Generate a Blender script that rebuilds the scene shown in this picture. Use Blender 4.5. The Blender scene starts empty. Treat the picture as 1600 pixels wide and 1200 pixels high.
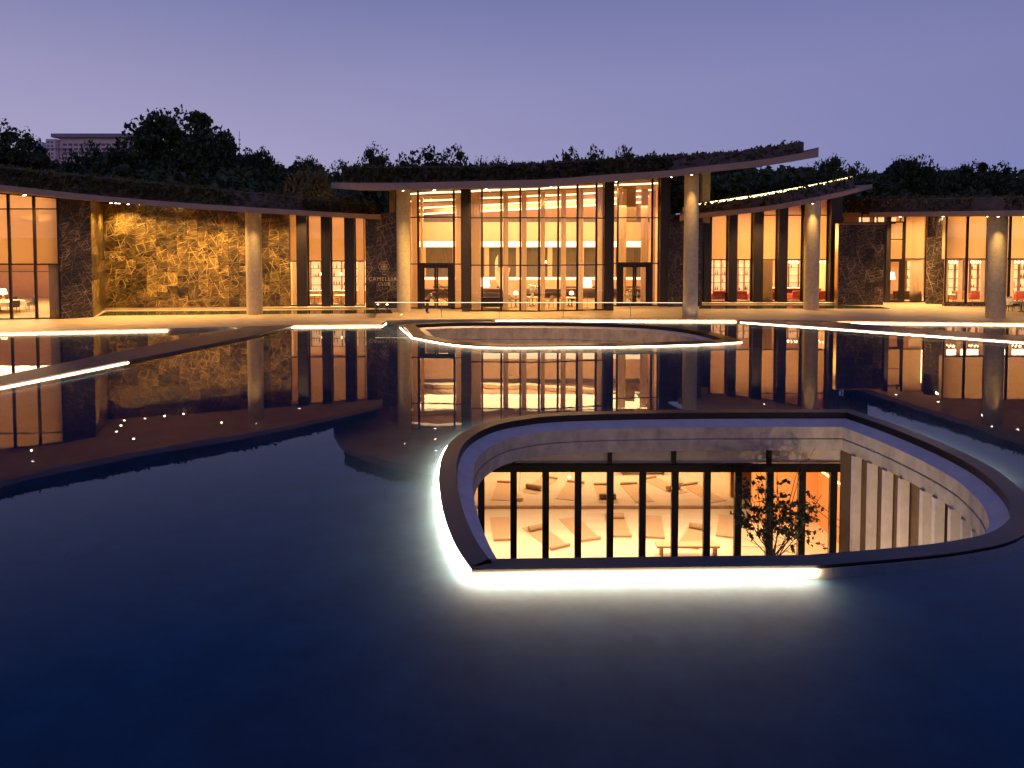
import bpy, bmesh, math, random
import numpy as np
from mathutils import Vector, Matrix
from mathutils.geometry import tessellate_polygon

R = math.radians
rnd = random.Random(7)
sc = bpy.context.scene
col = sc.collection

# ------------------------------------------------------------------ camera
F_PX, HORIZON, CAM_H, PITCH = 1130.0, 370.0, 5.5, R(2.5)
Y0 = HORIZON + F_PX * math.tan(PITCH)
cam_d = bpy.data.cameras.new('camera')
cam = bpy.data.objects.new('camera', cam_d)
col.objects.link(cam)
cam.location = (0, 0, CAM_H)
cam.rotation_euler = (R(90) - PITCH, 0, 0)
cam_d.sensor_width = 36
cam_d.lens = 36 * F_PX / 1600
cam_d.shift_y = -(600 - Y0) / 1600
cam_d.clip_start = 0.1
cam_d.clip_end = 6000
sc.camera = cam

# ------------------------------------------------------------------ dusk sky
world = bpy.data.worlds.new('World')
sc.world = world
world.use_nodes = True
wt = world.node_tree
for n in list(wt.nodes):
    wt.nodes.remove(n)
wn = wt.nodes.new
wl = wt.links.new
tc = wn('ShaderNodeTexCoord')
sep = wn('ShaderNodeSeparateXYZ')
wl(tc.outputs['Generated'], sep.inputs[0])


def ramp_node(nt, stops, src=None, interp='EASE'):
    r = nt.nodes.new('ShaderNodeValToRGB')
    r.color_ramp.interpolation = interp
    els = r.color_ramp.elements
    while len(els) > 1:
        els.remove(els[-1])
    els[0].position = stops[0][0]
    els[0].color = (*stops[0][1], 1)
    for p, c in stops[1:]:
        e = els.new(p)
        e.color = (*c, 1)
    if src:
        nt.links.new(src, r.inputs[0])
    return r


west = ramp_node(wt, [(0.0, (.46, .405, .61)), (.10, (.43, .39, .60)), (.20, (.335, .315, .54)), (.31, (.195, .215, .43)), (.48, (.028, .10, .42)), (.75, (.055, .080, .29)), (1.0, (.060, .075, .26))], sep.outputs['Z'], 'LINEAR')
east = ramp_node(wt, [(0.0, (.20, .225, .48)), (.10, (.22, .235, .48)), (.20, (.225, .235, .47)), (.31, (.175, .190, .42)), (.48, (.025, .09, .40)), (.75, (.052, .077, .28)), (1.0, (.060, .075, .26))], sep.outputs['Z'], 'LINEAR')
mr = wn('ShaderNodeMapRange')
mr.inputs['From Min'].default_value = -.60
mr.inputs['From Max'].default_value = .60
wl(sep.outputs['X'], mr.inputs['Value'])
mx = wn('ShaderNodeMix')
mx.data_type = 'RGBA'
wl(mr.outputs[0], mx.inputs['Factor'])
wl(west.outputs[0], mx.inputs[6])
wl(east.outputs[0], mx.inputs[7])
bg = wn('ShaderNodeBackground')
bg.inputs['Strength'].default_value = .95
wo = wn('ShaderNodeOutputWorld')
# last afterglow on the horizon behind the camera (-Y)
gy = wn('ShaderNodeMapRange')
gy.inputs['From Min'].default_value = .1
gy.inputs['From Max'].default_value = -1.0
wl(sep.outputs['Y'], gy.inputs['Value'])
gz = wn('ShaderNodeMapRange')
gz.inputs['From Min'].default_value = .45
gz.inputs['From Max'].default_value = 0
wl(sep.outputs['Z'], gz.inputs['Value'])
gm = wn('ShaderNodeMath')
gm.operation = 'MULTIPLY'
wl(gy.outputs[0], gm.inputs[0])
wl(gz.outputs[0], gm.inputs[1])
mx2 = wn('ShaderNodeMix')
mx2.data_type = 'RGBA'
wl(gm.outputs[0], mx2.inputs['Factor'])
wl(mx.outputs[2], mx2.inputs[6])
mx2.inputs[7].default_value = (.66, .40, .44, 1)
cn_ = wn('ShaderNodeTexNoise')
cn_.inputs['Scale'].default_value = 2.2
cn_.inputs['Detail'].default_value = 5
cmap = wn('ShaderNodeMapping')
cmap.inputs['Scale'].default_value = (1, 1, 4)
wl(tc.outputs['Generated'], cmap.inputs[0])
wl(cmap.outputs[0], cn_.inputs['Vector'])
cr_ = wn('ShaderNodeMapRange')
cr_.inputs['To Min'].default_value = .93
cr_.inputs['To Max'].default_value = 1.08
wl(cn_.outputs['Fac'], cr_.inputs['Value'])
cm = wn('ShaderNodeVectorMath')
cm.operation = 'SCALE'
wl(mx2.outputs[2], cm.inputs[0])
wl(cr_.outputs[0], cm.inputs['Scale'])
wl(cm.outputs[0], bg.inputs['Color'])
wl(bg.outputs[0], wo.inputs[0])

sc.view_settings.view_transform = 'Standard'
sc.view_settings.look = 'None'
sc.view_settings.exposure = 0
sc.view_settings.gamma = 1
sc.cycles.use_denoising = True
sc.cycles.max_bounces = 8
sc.cycles.diffuse_bounces = 3
sc.cycles.glossy_bounces = 4
sc.cycles.transmission_bounces = 6
sc.cycles.transparent_max_bounces = 20
sc.cycles.sample_clamp_indirect = 4
sc.cycles.caustics_reflective = False
sc.cycles.caustics_refractive = False
sc.cycles.use_light_tree = True

WARM = (1.0, .66, .32)
AMBER = (1.0, .57, .20)
LEDC = (1.0, .66, .39)


# ------------------------------------------------------------------ geometry of the view
def ray(px, py):
    a, b = (px - 800) / F_PX, -(py - Y0) / F_PX
    return Vector((a, math.cos(PITCH) + b * math.sin(PITCH), -math.sin(PITCH) + b * math.cos(PITCH)))


def G(px, py, z=0.0):
    d = ray(px, py)
    t = (z - CAM_H) / d.z
    return Vector((d.x * t, d.y * t, z))


def PT(px, py, Y):
    d = ray(px, py)
    t = Y / d.y
    return Vector((d.x * t, Y, CAM_H + d.z * t))


def on_line(A, B, px, py=485):
    d = ray(px, py)
    ax, ay, bx, by = A[0], A[1], B[0], B[1]
    ex, ey = bx - ax, by - ay
    den = d.x * ey - d.y * ex
    t = (ax * ey - ay * ex) / den
    return Vector((d.x * t, d.y * t))


def zpix(py, Y, px=800):
    return PT(px, py, Y).z


# ------------------------------------------------------------------ materials
def new_mat(name):
    m = bpy.data.materials.new(name)
    m.use_nodes = True
    return m, m.node_tree, m.node_tree.nodes['Principled BSDF']


def mat(name, c, rough=.6, metal=0, var=0.25, scale=3.0, bump=.15, emit=None, strength=0, transl=0, c2=None, spec=.5, coords='Object', stretch=(1, 1, 1), detail=6):
    m, nt, p = new_mat(name)
    N, L = nt.nodes.new, nt.links.new
    p.inputs['Roughness'].default_value = rough
    p.inputs['Metallic'].default_value = metal
    p.inputs['Specular IOR Level'].default_value = spec
    if var > 0:
        t = N('ShaderNodeTexCoord')
        mp = N('ShaderNodeMapping')
        mp.inputs['Scale'].default_value = stretch
        L(t.outputs[coords], mp.inputs[0])
        nz = N('ShaderNodeTexNoise')
        nz.inputs['Scale'].default_value = scale
        nz.inputs['Detail'].default_value = detail
        nz.inputs['Roughness'].default_value = .62
        L(mp.outputs[0], nz.inputs['Vector'])
        a = tuple(x * (1 - var) for x in c)
        b = c2 if c2 else tuple(min(1, x * (1 + var)) for x in c)
        r = ramp_node(nt, [(.3, a), (.7, b)], nz.outputs['Fac'], 'LINEAR')
        L(r.outputs[0], p.inputs['Base Color'])
        if bump > 0:
            bp = N('ShaderNodeBump')
            bp.inputs['Strength'].default_value = bump
            bp.inputs['Distance'].default_value = .02
            L(nz.outputs['Fac'], bp.inputs['Height'])
            L(bp.outputs[0], p.inputs['Normal'])
    else:
        p.inputs['Base Color'].default_value = (*c, 1)
    if emit:
        p.inputs['Emission Color'].default_value = (*emit, 1)
        p.inputs['Emission Strength'].default_value = strength
    if transl > 0:
        tr = N('ShaderNodeBsdfTranslucent')
        tr.inputs[0].default_value = (*c, 1)
        ms = N('ShaderNodeMixShader')
        ms.inputs[0].default_value = transl
        L(p.outputs[0], ms.inputs[1])
        L(tr.outputs[0], ms.inputs[2])
        out = [n for n in nt.nodes if n.type == 'OUTPUT_MATERIAL'][0]
        L(ms.outputs[0], out.inputs[0])
    return m


def emit_mat(name, c, s):
    m, nt, p = new_mat(name)
    p.inputs['Base Color'].default_value = (*c, 1)
    p.inputs['Emission Color'].default_value = (*c, 1)
    p.inputs['Emission Strength'].default_value = s
    return m


def stone_mat(name, dark, mid, vein, vscale=1.0, rough=.35, vein_w=.02):
    m, nt, p = new_mat(name)
    N, L = nt.nodes.new, nt.links.new
    t = N('ShaderNodeTexCoord')
    oi = N('ShaderNodeObjectInfo')
    ad = N('ShaderNodeVectorMath')
    ad.operation = 'MULTIPLY_ADD'
    L(t.outputs['Object'], ad.inputs[0])
    ad.inputs[1].default_value = (1, 1, 1)
    cb = N('ShaderNodeCombineXYZ')
    mu = N('ShaderNodeMath')
    mu.operation = 'MULTIPLY'
    mu.inputs[1].default_value = 57
    L(oi.outputs['Random'], mu.inputs[0])
    for i in range(3):
        L(mu.outputs[0], cb.inputs[i])
    L(cb.outputs[0], ad.inputs[2])
    nz = N('ShaderNodeTexNoise')
    nz.inputs['Scale'].default_value = 2.2 * vscale
    nz.inputs['Detail'].default_value = 8
    nz.inputs['Distortion'].default_value = .6
    L(ad.outputs[0], nz.inputs['Vector'])
    base = ramp_node(nt, [(.35, dark), (.72, mid)], nz.outputs['Fac'], 'LINEAR')
    # straight crossing veins: two rotated thin wave families and cracked cell edges
    last = base.outputs[0]
    for rot, sc_, w in (((.4, .9, .2), 1.1, vein_w), ((1.3, -.6, .7), 1.5, vein_w * .8), ((.2, 2.1, 1.4), .9, vein_w * .8), ((.1, .25, .3), 1.3, vein_w * 1.3), ((0, 1.45, 0), 1.0, vein_w), ((.7, .35, .1), 1.9, vein_w), ((-.5, -.3, .8), 2.3, vein_w), ((.2, .1, .0), 2.6, vein_w)):
        mp = N('ShaderNodeMapping')
        mp.inputs['Rotation'].default_value = rot
        L(ad.outputs[0], mp.inputs[0])
        vo = N('ShaderNodeTexWave')
        vo.bands_direction = 'Z'
        vo.inputs['Scale'].default_value = sc_ * vscale * .62
        vo.inputs['Distortion'].default_value = 1.5
        vo.inputs['Detail'].default_value = 4
        vo.inputs['Detail Scale'].default_value = .7
        L(mp.outputs[0], vo.inputs['Vector'])
        vr = ramp_node(nt, [(0, (0, 0, 0)), (1 - w * .75, (0, 0, 0)), (1 - w * .12, (.8, .8, .8)), (1, (1, 1, 1))], vo.outputs['Fac'], 'LINEAR')
        n2 = N('ShaderNodeTexNoise')
        n2.inputs['Scale'].default_value = 1.7 * vscale
        L(mp.outputs[0], n2.inputs['Vector'])
        n2r = ramp_node(nt, [(.40, (0, 0, 0)), (.66, (1, 1, 1))], n2.outputs['Fac'], 'LINEAR')
        ml = N('ShaderNodeMath')
        ml.operation = 'MULTIPLY'
        L(vr.outputs[0], ml.inputs[0])
        L(n2r.outputs[0], ml.inputs[1])
        mi = N('ShaderNodeMix')
        mi.data_type = 'RGBA'
        L(ml.outputs[0], mi.inputs['Factor'])
        L(last, mi.inputs[6])
        mi.inputs[7].default_value = (*vein, 1)
        last = mi.outputs[2]
    # each slab has a tone of its own
    hv = N('ShaderNodeHueSaturation')
    mrr = N('ShaderNodeMapRange')
    mrr.inputs['To Min'].default_value = .35
    mrr.inputs['To Max'].default_value = 1.45
    L(oi.outputs['Random'], mrr.inputs['Value'])
    L(mrr.outputs[0], hv.inputs['Value'])
    L(last, hv.inputs['Color'])
    L(hv.outputs[0], p.inputs['Base Color'])
    p.inputs['Roughness'].default_value = rough
    return m


def glass_mat(name, tint=(.93, .9, .84), extra=.02, rough=0.0):
    m = bpy.data.materials.new(name)
    m.use_nodes = True
    nt = m.node_tree
    nt.nodes.clear()
    N, L = nt.nodes.new, nt.links.new
    fr = N('ShaderNodeFresnel')
    fr.inputs[0].default_value = 1.5
    ad = N('ShaderNodeMath')
    ad.inputs[1].default_value = extra
    L(fr.outputs[0], ad.inputs[0])
    tr = N('ShaderNodeBsdfTransparent')
    tr.inputs[0].default_value = (*tint, 1)
    gl = N('ShaderNodeBsdfGlossy')
    gl.inputs['Roughness'].default_value = rough
    ms = N('ShaderNodeMixShader')
    L(ad.outputs[0], ms.inputs[0])
    L(tr.outputs[0], ms.inputs[1])
    L(gl.outputs[0], ms.inputs[2])
    o = N('ShaderNodeOutputMaterial')
    L(ms.outputs[0], o.inputs[0])
    return m


def water_mat(name, tint, bump=.011):
    m = bpy.data.materials.new(name)
    m.use_nodes = True
    nt = m.node_tree
    nt.nodes.clear()
    N, L = nt.nodes.new, nt.links.new
    t = N('ShaderNodeTexCoord')
    nz = N('ShaderNodeTexNoise')
    nz.inputs['Scale'].default_value = 1.6
    nz.inputs['Detail'].default_value = 3
    L(t.outputs['Object'], nz.inputs['Vector'])
    bp = N('ShaderNodeBump')
    bp.inputs['Strength'].default_value = bump
    bp.inputs['Distance'].default_value = .05
    L(nz.outputs['Fac'], bp.inputs['Height'])
    fr = N('ShaderNodeFresnel')
    fr.inputs[0].default_value = 1.333
    L(bp.outputs[0], fr.inputs['Normal'])
    tr = N('ShaderNodeBsdfTransparent')
    tr.inputs[0].default_value = (*tint, 1)
    gl = N('ShaderNodeBsdfGlossy')
    gl.inputs['Roughness'].default_value = .012
    L(bp.outputs[0], gl.inputs['Normal'])
    ms = N('ShaderNodeMixShader')
    L(fr.outputs[0], ms.inputs[0])
    L(tr.outputs[0], ms.inputs[1])
    L(gl.outputs[0], ms.inputs[2])
    o = N('ShaderNodeOutputMaterial')
    L(ms.outputs[0], o.inputs[0])
    return m


M = dict(
    deck=mat('deck_stone', (.47, .36, .22), .55, var=.28, scale=.9, bump=.1, stretch=(1, 3.0, 1)),
    kerb=mat('kerb_granite', (.085, .065, .07), .42, var=.3, scale=5),
    coping=mat('black_coping', (.009, .008, .009), .32, var=.5, scale=3, bump=.12, spec=.3, detail=10),
    black=mat('black_steel', (.006, .005, .004), .5, var=.1, bump=0, spec=.25),
    cream=mat('cream_concrete', (.60, .52, .46), .75, var=.12, scale=2.5, bump=.25),
    concrete=mat('board_concrete', (.42, .36, .29), .85, var=.28, scale=2.4, bump=.4, stretch=(1, 1, .6)),
    soffit=mat('soffit_plaster', (.42, .29, .20), .8, var=.1, scale=1.2, bump=.1),
    column=mat('column_plaster', (.66, .55, .31), .8, var=.16, scale=5, bump=.25),
    roof=mat('roof_soil', (.035, .035, .018), .95, var=.4, scale=4, bump=.6),
    band=mat('parapet_render', (.14, .11, .10), .9, var=.35, scale=2.2, bump=.4),
    frame=mat('bronze_frame', (.022, .015, .011), .38, metal=.4, var=.1, scale=8, bump=0),
    pier=mat('dark_pier', (.02, .014, .010), .4, var=.35, scale=3, bump=.08, stretch=(3, 3, .5)),
    glass=glass_mat('window_glass'),
    railglass=glass_mat('rail_glass', (.965, .965, .94), 0),
    blind=mat('roller_blind', (.84, .68, .49), .9, var=.05, scale=30, bump=0, transl=.6),
    curtain=mat('sheer_curtain', (.82, .64, .44), .9, var=.06, scale=10, bump=0, transl=.45),
    drape=mat('brown_drape', (.30, .20, .11), .9, var=.12, scale=10, bump=0, transl=.3),
    wallp=mat('peach_plaster', (.74, .49, .30), .85, var=.06, scale=2, bump=.05),
    floorp=mat('interior_floor', (.55, .40, .25), .3, var=.15, scale=1.4, bump=.02),
    ceil=mat('cove_ceiling', (.80, .64, .46), .85, var=.05, scale=2, bump=0),
    olive=mat('olive_panelling', (.13, .10, .055), .6, var=.3, scale=2, stretch=(4, 4, .4)),
    wood=mat('walnut', (.22, .11, .05), .5, var=.3, scale=3, stretch=(1, 1, 6)),
    darkwood=mat('dark_wood', (.045, .028, .018), .5, var=.3, scale=4),
    cloth=mat('white_cloth', (.80, .74, .64), .9, var=.06, scale=8, bump=.1),
    redf=mat('red_fabric', (.45, .07, .035), .9, var=.2, scale=12, bump=.2),
    orangef=mat('rust_fabric', (.40, .16, .06), .9, var=.2, scale=12, bump=.2),
    beigef=mat('beige_fabric', (.52, .40, .27), .9, var=.12, scale=12, bump=.2),
    darkf=mat('dark_leather', (.03, .022, .018), .5, var=.2, scale=9),
    brass=mat('brass', (.55, .36, .13), .3, metal=1, var=.1, scale=5, bump=0),
    shade=emit_mat('lit_lampshade', (1, .78, .48), 6),
    bulb=emit_mat('bulb', (1, .80, .52), 10),
    dlight=emit_mat('downlight_lens', (1, .80, .55), 26),
    cove=emit_mat('cove_light', (1, .76, .46), 3.2),
    shelfglow=emit_mat('shelf_backlight', (1, .66, .34), 1.25),
    led=emit_mat('led_strip', LEDC, 105),
    ledf=emit_mat('led_strip_far', LEDC, 24),
    ledr=emit_mat('led_strip_dim', LEDC, 60),
    ledw=emit_mat('led_strip_soft', LEDC, 22),
    handrail=emit_mat('gleam_handrail', (1, .74, .44), 1.9),  # rail only reflects light; emission stands in for that gleam
    roofled=emit_mat('roof_led', (1, .80, .35), 7),
    pool=mat('pool_floor', (.031, .078, .122), .8, var=.34, scale=1.1, bump=.3, detail=10),
    water=water_mat('pool_water', (.80, .90, .97)),
    channel=mat('channel_water', (.035, .06, .03), .04, var=.2, scale=1, bump=0),
    stone=stone_mat('golden_marble', (.022, .014, .006), (.26, .165, .045), (.56, .38, .12), .55, .42, .022),
    stoned=stone_mat('dark_marble', (.010, .007, .005), (.06, .042, .026), (.40, .29, .18), .8, .35, .013),
    ground=mat('ground_earth', (.03, .035, .02), .95, var=.3, scale=.2),
    bark=mat('bark', (.045, .035, .025), .9, var=.3, scale=8),
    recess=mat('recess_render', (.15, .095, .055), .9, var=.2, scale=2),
    courtfloor=mat('courtyard_paving', (.20, .17, .13), .8, var=.2, scale=2),
    studiof=mat('studio_floor', (.78, .66, .52), .2, var=.08, scale=.7, bump=0, stretch=(1, 5, 1)),
    studiow=mat('studio_wall', (.80, .66, .52), .8, var=.04, scale=2, bump=0),
    orangew=mat('orange_wall', (.74, .37, .14), .8, var=.06, scale=2, bump=0),
    mirror=mat('mirror', (.86, .80, .70), .02, metal=1, var=0),
    matf=mat('yoga_mat_foam', (.54, .39, .26), .9, var=.06, scale=20),
    bolster=mat('bolster_cotton', (.36, .25, .15), .9, var=.15, scale=12),
    skin=mat('skin', (.16, .09, .055), .6, var=.05, scale=20, bump=0),
    hair=mat('hair', (.015, .011, .01), .6, var=.1, scale=30, bump=0),
    shirt=mat('tan_shirt', (.24, .17, .10), .85, var=.1, scale=15, bump=.1),
    trouser=mat('black_trousers', (.015, .013, .014), .8, var=.1, scale=15, bump=.1),
    bldg=mat('pale_facade', (.88, .72, .72), .9, var=.1, scale=.3, bump=0),
    bldgb=mat('bluish_facade', (.60, .60, .74), .9, var=.1, scale=.3, bump=0),
    bldgr=mat('grey_roof_slab', (.30, .30, .38), .9, var=.1, scale=.3, bump=0),
    bwin=mat('far_window_glass', (.08, .09, .16), .2, var=0),
    steel=mat('mast_steel', (.16, .15, .2), .6, var=.1),
    gold=mat('brushed_gold', (.75, .58, .30), .35, metal=.6, var=.05, bump=0, strength=0),
)


def leaf_mat(name, c, c2, transl=.25):
    m, nt, p = new_mat(name)
    N, L = nt.nodes.new, nt.links.new
    oi = N('ShaderNodeObjectInfo')
    t = N('ShaderNodeTexCoord')
    nz = N('ShaderNodeTexNoise')
    nz.inputs['Scale'].default_value = 1.3
    nz.inputs['Detail'].default_value = 4
    L(t.outputs['Object'], nz.inputs['Vector'])
    ad = N('ShaderNodeMath')
    ad.operation = 'MULTIPLY_ADD'
    ad.inputs[1].default_value = .35
    L(oi.outputs['Random'], ad.inputs[0])
    L(nz.outputs['Fac'], ad.inputs[2])
    r = ramp_node(nt, [(.40, c), (.95, c2)], ad.outputs[0], 'LINEAR')
    L(r.outputs[0], p.inputs['Base Color'])
    p.inputs['Roughness'].default_value = .6
    tr = N('ShaderNodeBsdfTranslucent')
    L(r.outputs[0], tr.inputs[0])
    ms = N('ShaderNodeMixShader')
    ms.inputs[0].default_value = transl
    L(p.outputs[0], ms.inputs[1])
    L(tr.outputs[0], ms.inputs[2])
    out = [n for n in nt.nodes if n.type == 'OUTPUT_MATERIAL'][0]
    L(ms.outputs[0], out.inputs[0])
    return m


M['leaf'] = leaf_mat('forest_leaf', (.022, .036, .012), (.075, .10, .030))
M['leafy'] = leaf_mat('yellow_leaf', (.10, .085, .02), (.30, .20, .04))
M['leafr'] = leaf_mat('roof_leaf', (.030, .040, .010), (.14, .13, .035))
M['leafc'] = leaf_mat('court_leaf', (.018, .028, .012), (.06, .07, .025), .1)


# ------------------------------------------------------------------ builders
def tag(o, label=None, cat=None, group=None, kind=None):
    if label: o['label'] = label
    if cat: o['category'] = cat
    if group: o['group'] = group
    if kind: o['kind'] = kind
    return o


def empty(name, loc, label, cat, group=None, rz=0):
    o = bpy.data.objects.new(name, None)
    o.empty_display_size = .3
    col.objects.link(o)
    o.location = loc
    o.rotation_euler = (0, 0, rz)
    return tag(o, label, cat, group)


def root_of(o):
    while o.parent:
        o = o.parent
    return o


class MB:
    def __init__(s):
        s.v, s.f = [], []

    def add(s, vs, fs):
        n = len(s.v)
        s.v += [tuple(v) for v in vs]
        s.f += [tuple(i + n for i in f) for f in fs]
        return s

    def hexa(s, b, t):          # four bottom points, four top points
        return s.add(list(b) + list(t), [(3, 2, 1, 0), (4, 5, 6, 7), (0, 1, 5, 4), (1, 2, 6, 5), (2, 3, 7, 6), (3, 0, 4, 7)])

    def box(s, x0, x1, y0, y1, z0, z1):
        return s.hexa([(x0, y0, z0), (x1, y0, z0), (x1, y1, z0), (x0, y1, z0)], [(x0, y0, z1), (x1, y0, z1), (x1, y1, z1), (x0, y1, z1)])

    def seg(s, P, Q, z0, z1, th=.1, off=0., z1q=None, z0q=None, e0=0., e1=0.):
        P, Q = Vector((P[0], P[1])), Vector((Q[0], Q[1]))
        d = (Q - P).normalized()
        P, Q = P - d * e0, Q + d * e1
        n = Vector((-d.y, d.x))
        a, b = n * (off - th / 2), n * (off + th / 2)
        z1q = z1 if z1q is None else z1q
        z0q = z0 if z0q is None else z0q
        c = [P + a, Q + a, Q + b, P + b]
        return s.hexa([(c[0].x, c[0].y, z0), (c[1].x, c[1].y, z0q), (c[2].x, c[2].y, z0q), (c[3].x, c[3].y, z0)],
                      [(c[0].x, c[0].y, z1), (c[1].x, c[1].y, z1q), (c[2].x, c[2].y, z1q), (c[3].x, c[3].y, z1)])

    def cyl(s, c, r0, r1, z0, z1, n=16, cap=True):
        vs = [(c[0] + r0 * math.cos(2 * math.pi * k / n), c[1] + r0 * math.sin(2 * math.pi * k / n), z0) for k in range(n)]
        vs += [(c[0] + r1 * math.cos(2 * math.pi * k / n), c[1] + r1 * math.sin(2 * math.pi * k / n), z1) for k in range(n)]
        fs = [(k, (k + 1) % n, n + (k + 1) % n, n + k) for k in range(n)]
        if cap:
            fs += [tuple(range(n - 1, -1, -1)), tuple(range(n, 2 * n))]
        return s.add(vs, fs)

    def lathe(s, c, prof, n=16):
        for (r0, z0), (r1, z1) in zip(prof, prof[1:]):
            s.cyl(c, r0, r1, c[2] + z0, c[2] + z1, n, False)
        return s

    def tube(s, pts, rs, n=6):
        rings = []
        for i, p in enumerate(pts):
            p = Vector(p)
            d = (Vector(pts[min(i + 1, len(pts) - 1)]) - Vector(pts[max(i - 1, 0)])).normalized()
            u = d.orthogonal().normalized()
            w = d.cross(u)
            r = rs[i] if isinstance(rs, (list, tuple)) else rs
            rings.append([p + (u * math.cos(2 * math.pi * k / n) + w * math.sin(2 * math.pi * k / n)) * r for k in range(n)])
        vs = [v for g in rings for v in g]
        fs = []
        for i in range(len(rings) - 1):
            for k in range(n):
                fs.append((i * n + k, i * n + (k + 1) % n, (i + 1) * n + (k + 1) % n, (i + 1) * n + k))
        fs += [tuple(range(n - 1, -1, -1)), tuple(range((len(rings) - 1) * n, len(rings) * n))]
        return s.add(vs, fs)

    def build(s, name, m, parent=None, smooth=False, bevel=0):
        me = bpy.data.meshes.new(name)
        o3 = root_of(parent).location if parent else Vector((0, 0, 0))
        me.from_pydata([(v[0] - o3[0], v[1] - o3[1], v[2] - o3[2]) for v in s.v], [], s.f)
        me.materials.append(m)
        if smooth:
            me.polygons.foreach_set('use_smooth', [True] * len(me.polygons))
        me.update()
        o = bpy.data.objects.new(name, me)
        col.objects.link(o)
        if parent:
            o.parent = parent
        if bevel:
            b = o.modifiers.new('bevel', 'BEVEL')
            b.width = bevel
            b.segments = 2
            b.limit_method = 'ANGLE'
        return o


def copy_tree(o, parent=None):
    c = o.copy()
    col.objects.link(c)
    c.parent = parent
    for ch in list(o.children):
        copy_tree(ch, c)
    return c


def place(o, loc, rz=0, label=None, group=None, s=None):
    o.location = loc
    o.rotation_euler = (0, 0, rz)
    if s: o.scale = (s, s, s)
    if label: o['label'] = label
    if group: o['group'] = group
    return o


def spot(name, loc, power, color=WARM, size=100, blend=.7, radius=.06, target=None):
    l = bpy.data.lights.new(name, 'SPOT')
    l.energy = power
    l.color = color
    l.spot_size = R(size)
    l.spot_blend = blend
    l.shadow_soft_size = radius
    o = bpy.data.objects.new(name, l)
    col.objects.link(o)
    o.location = loc
    if target is not None:
        o.rotation_euler = (Vector(target) - Vector(loc)).to_track_quat('-Z', 'Y').to_euler()
    return o


def area(name, loc, sx, sy, power, color=WARM, rot=(0, 0, 0)):
    l = bpy.data.lights.new(name, 'AREA')
    l.shape = 'RECTANGLE'
    l.size, l.size_y = sx, sy
    l.energy = power
    l.color = color
    o = bpy.data.objects.new(name, l)
    col.objects.link(o)
    o.location = loc
    o.rotation_euler = rot
    return o


def catmull(pts, per=8, closed=False):
    pts = [Vector(p) for p in pts]
    out = []
    n = len(pts)
    for i in range(n - (0 if closed else 1)):
        if closed:
            p0, p1, p2, p3 = pts[(i - 1) % n], pts[i], pts[(i + 1) % n], pts[(i + 2) % n]
        else:
            p0, p1, p2, p3 = pts[max(i - 1, 0)], pts[i], pts[i + 1], pts[min(i + 2, n - 1)]
        for k in range(per):
            t = k / per
            out.append(.5 * ((2 * p1) + (p2 - p0) * t + (2 * p0 - 5 * p1 + 4 * p2 - p3) * t * t + (3 * p1 - p0 - 3 * p2 + p3) * t ** 3))
    if not closed:
        out.append(pts[-1])
    return out


def poly_sheet(name, outer, holes, z, m, kind='structure'):
    me = bpy.data.meshes.new(name)
    bm = bmesh.new()
    edges = []
    for loop in [outer] + list(holes):
        vs = [bm.verts.new((p[0], p[1], z)) for p in loop]
        for i in range(len(vs)):
            edges.append(bm.edges.new((vs[i], vs[(i + 1) % len(vs)])))
    bmesh.ops.triangle_fill(bm, use_beauty=True, use_dissolve=False, edges=edges, normal=(0, 0, 1))
    for f in bm.faces:
        f.normal_update()
        if f.normal.z < 0:
            f.normal_flip()
    bm.to_mesh(me)
    bm.free()
    me.materials.append(m)
    o = bpy.data.objects.new(name, me)
    col.objects.link(o)
    if kind: o['kind'] = kind
    return o


def leaf_mesh(name, pts, size, m, parent=None, hang=0., aspect=1.7, seed=1, jitter=.5):
    g = np.random.default_rng(seed)
    P = np.asarray(pts, dtype=float)
    if parent:
        P = P - np.array(root_of(parent).location)
    n = len(P)
    sz = size * (1 + jitter * (g.random(n) * 2 - 1))
    a = g.normal(size=(n, 3))
    if hang:
        a[:, 2] -= hang
    a /= np.linalg.norm(a, axis=1)[:, None]
    b = g.normal(size=(n, 3))
    b -= (b * a).sum(1)[:, None] * a
    b /= np.linalg.norm(b, axis=1)[:, None]
    L_, W_ = a * (sz * aspect * .5)[:, None], b * (sz * .5)[:, None]
    V = np.empty((n, 4, 3))
    V[:, 0] = P - L_
    V[:, 1] = P + W_
    V[:, 2] = P + L_
    V[:, 3] = P - W_
    me = bpy.data.meshes.new(name)
    me.vertices.add(n * 4)
    me.vertices.foreach_set('co', V.reshape(-1))
    me.loops.add(n * 4)
    me.loops.foreach_set('vertex_index', np.arange(n * 4, dtype=np.int32))
    me.polygons.add(n)
    me.polygons.foreach_set('loop_start', np.arange(0, n * 4, 4, dtype=np.int32))
    me.polygons.foreach_set('loop_total', np.full(n, 4, dtype=np.int32))
    me.materials.append(m)
    me.update(calc_edges=True)
    me.validate()
    if parent is False:
        return me
    o = bpy.data.objects.new(name, me)
    col.objects.link(o)
    if parent:
        o.parent = parent
    return o


DECK = .15
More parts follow.
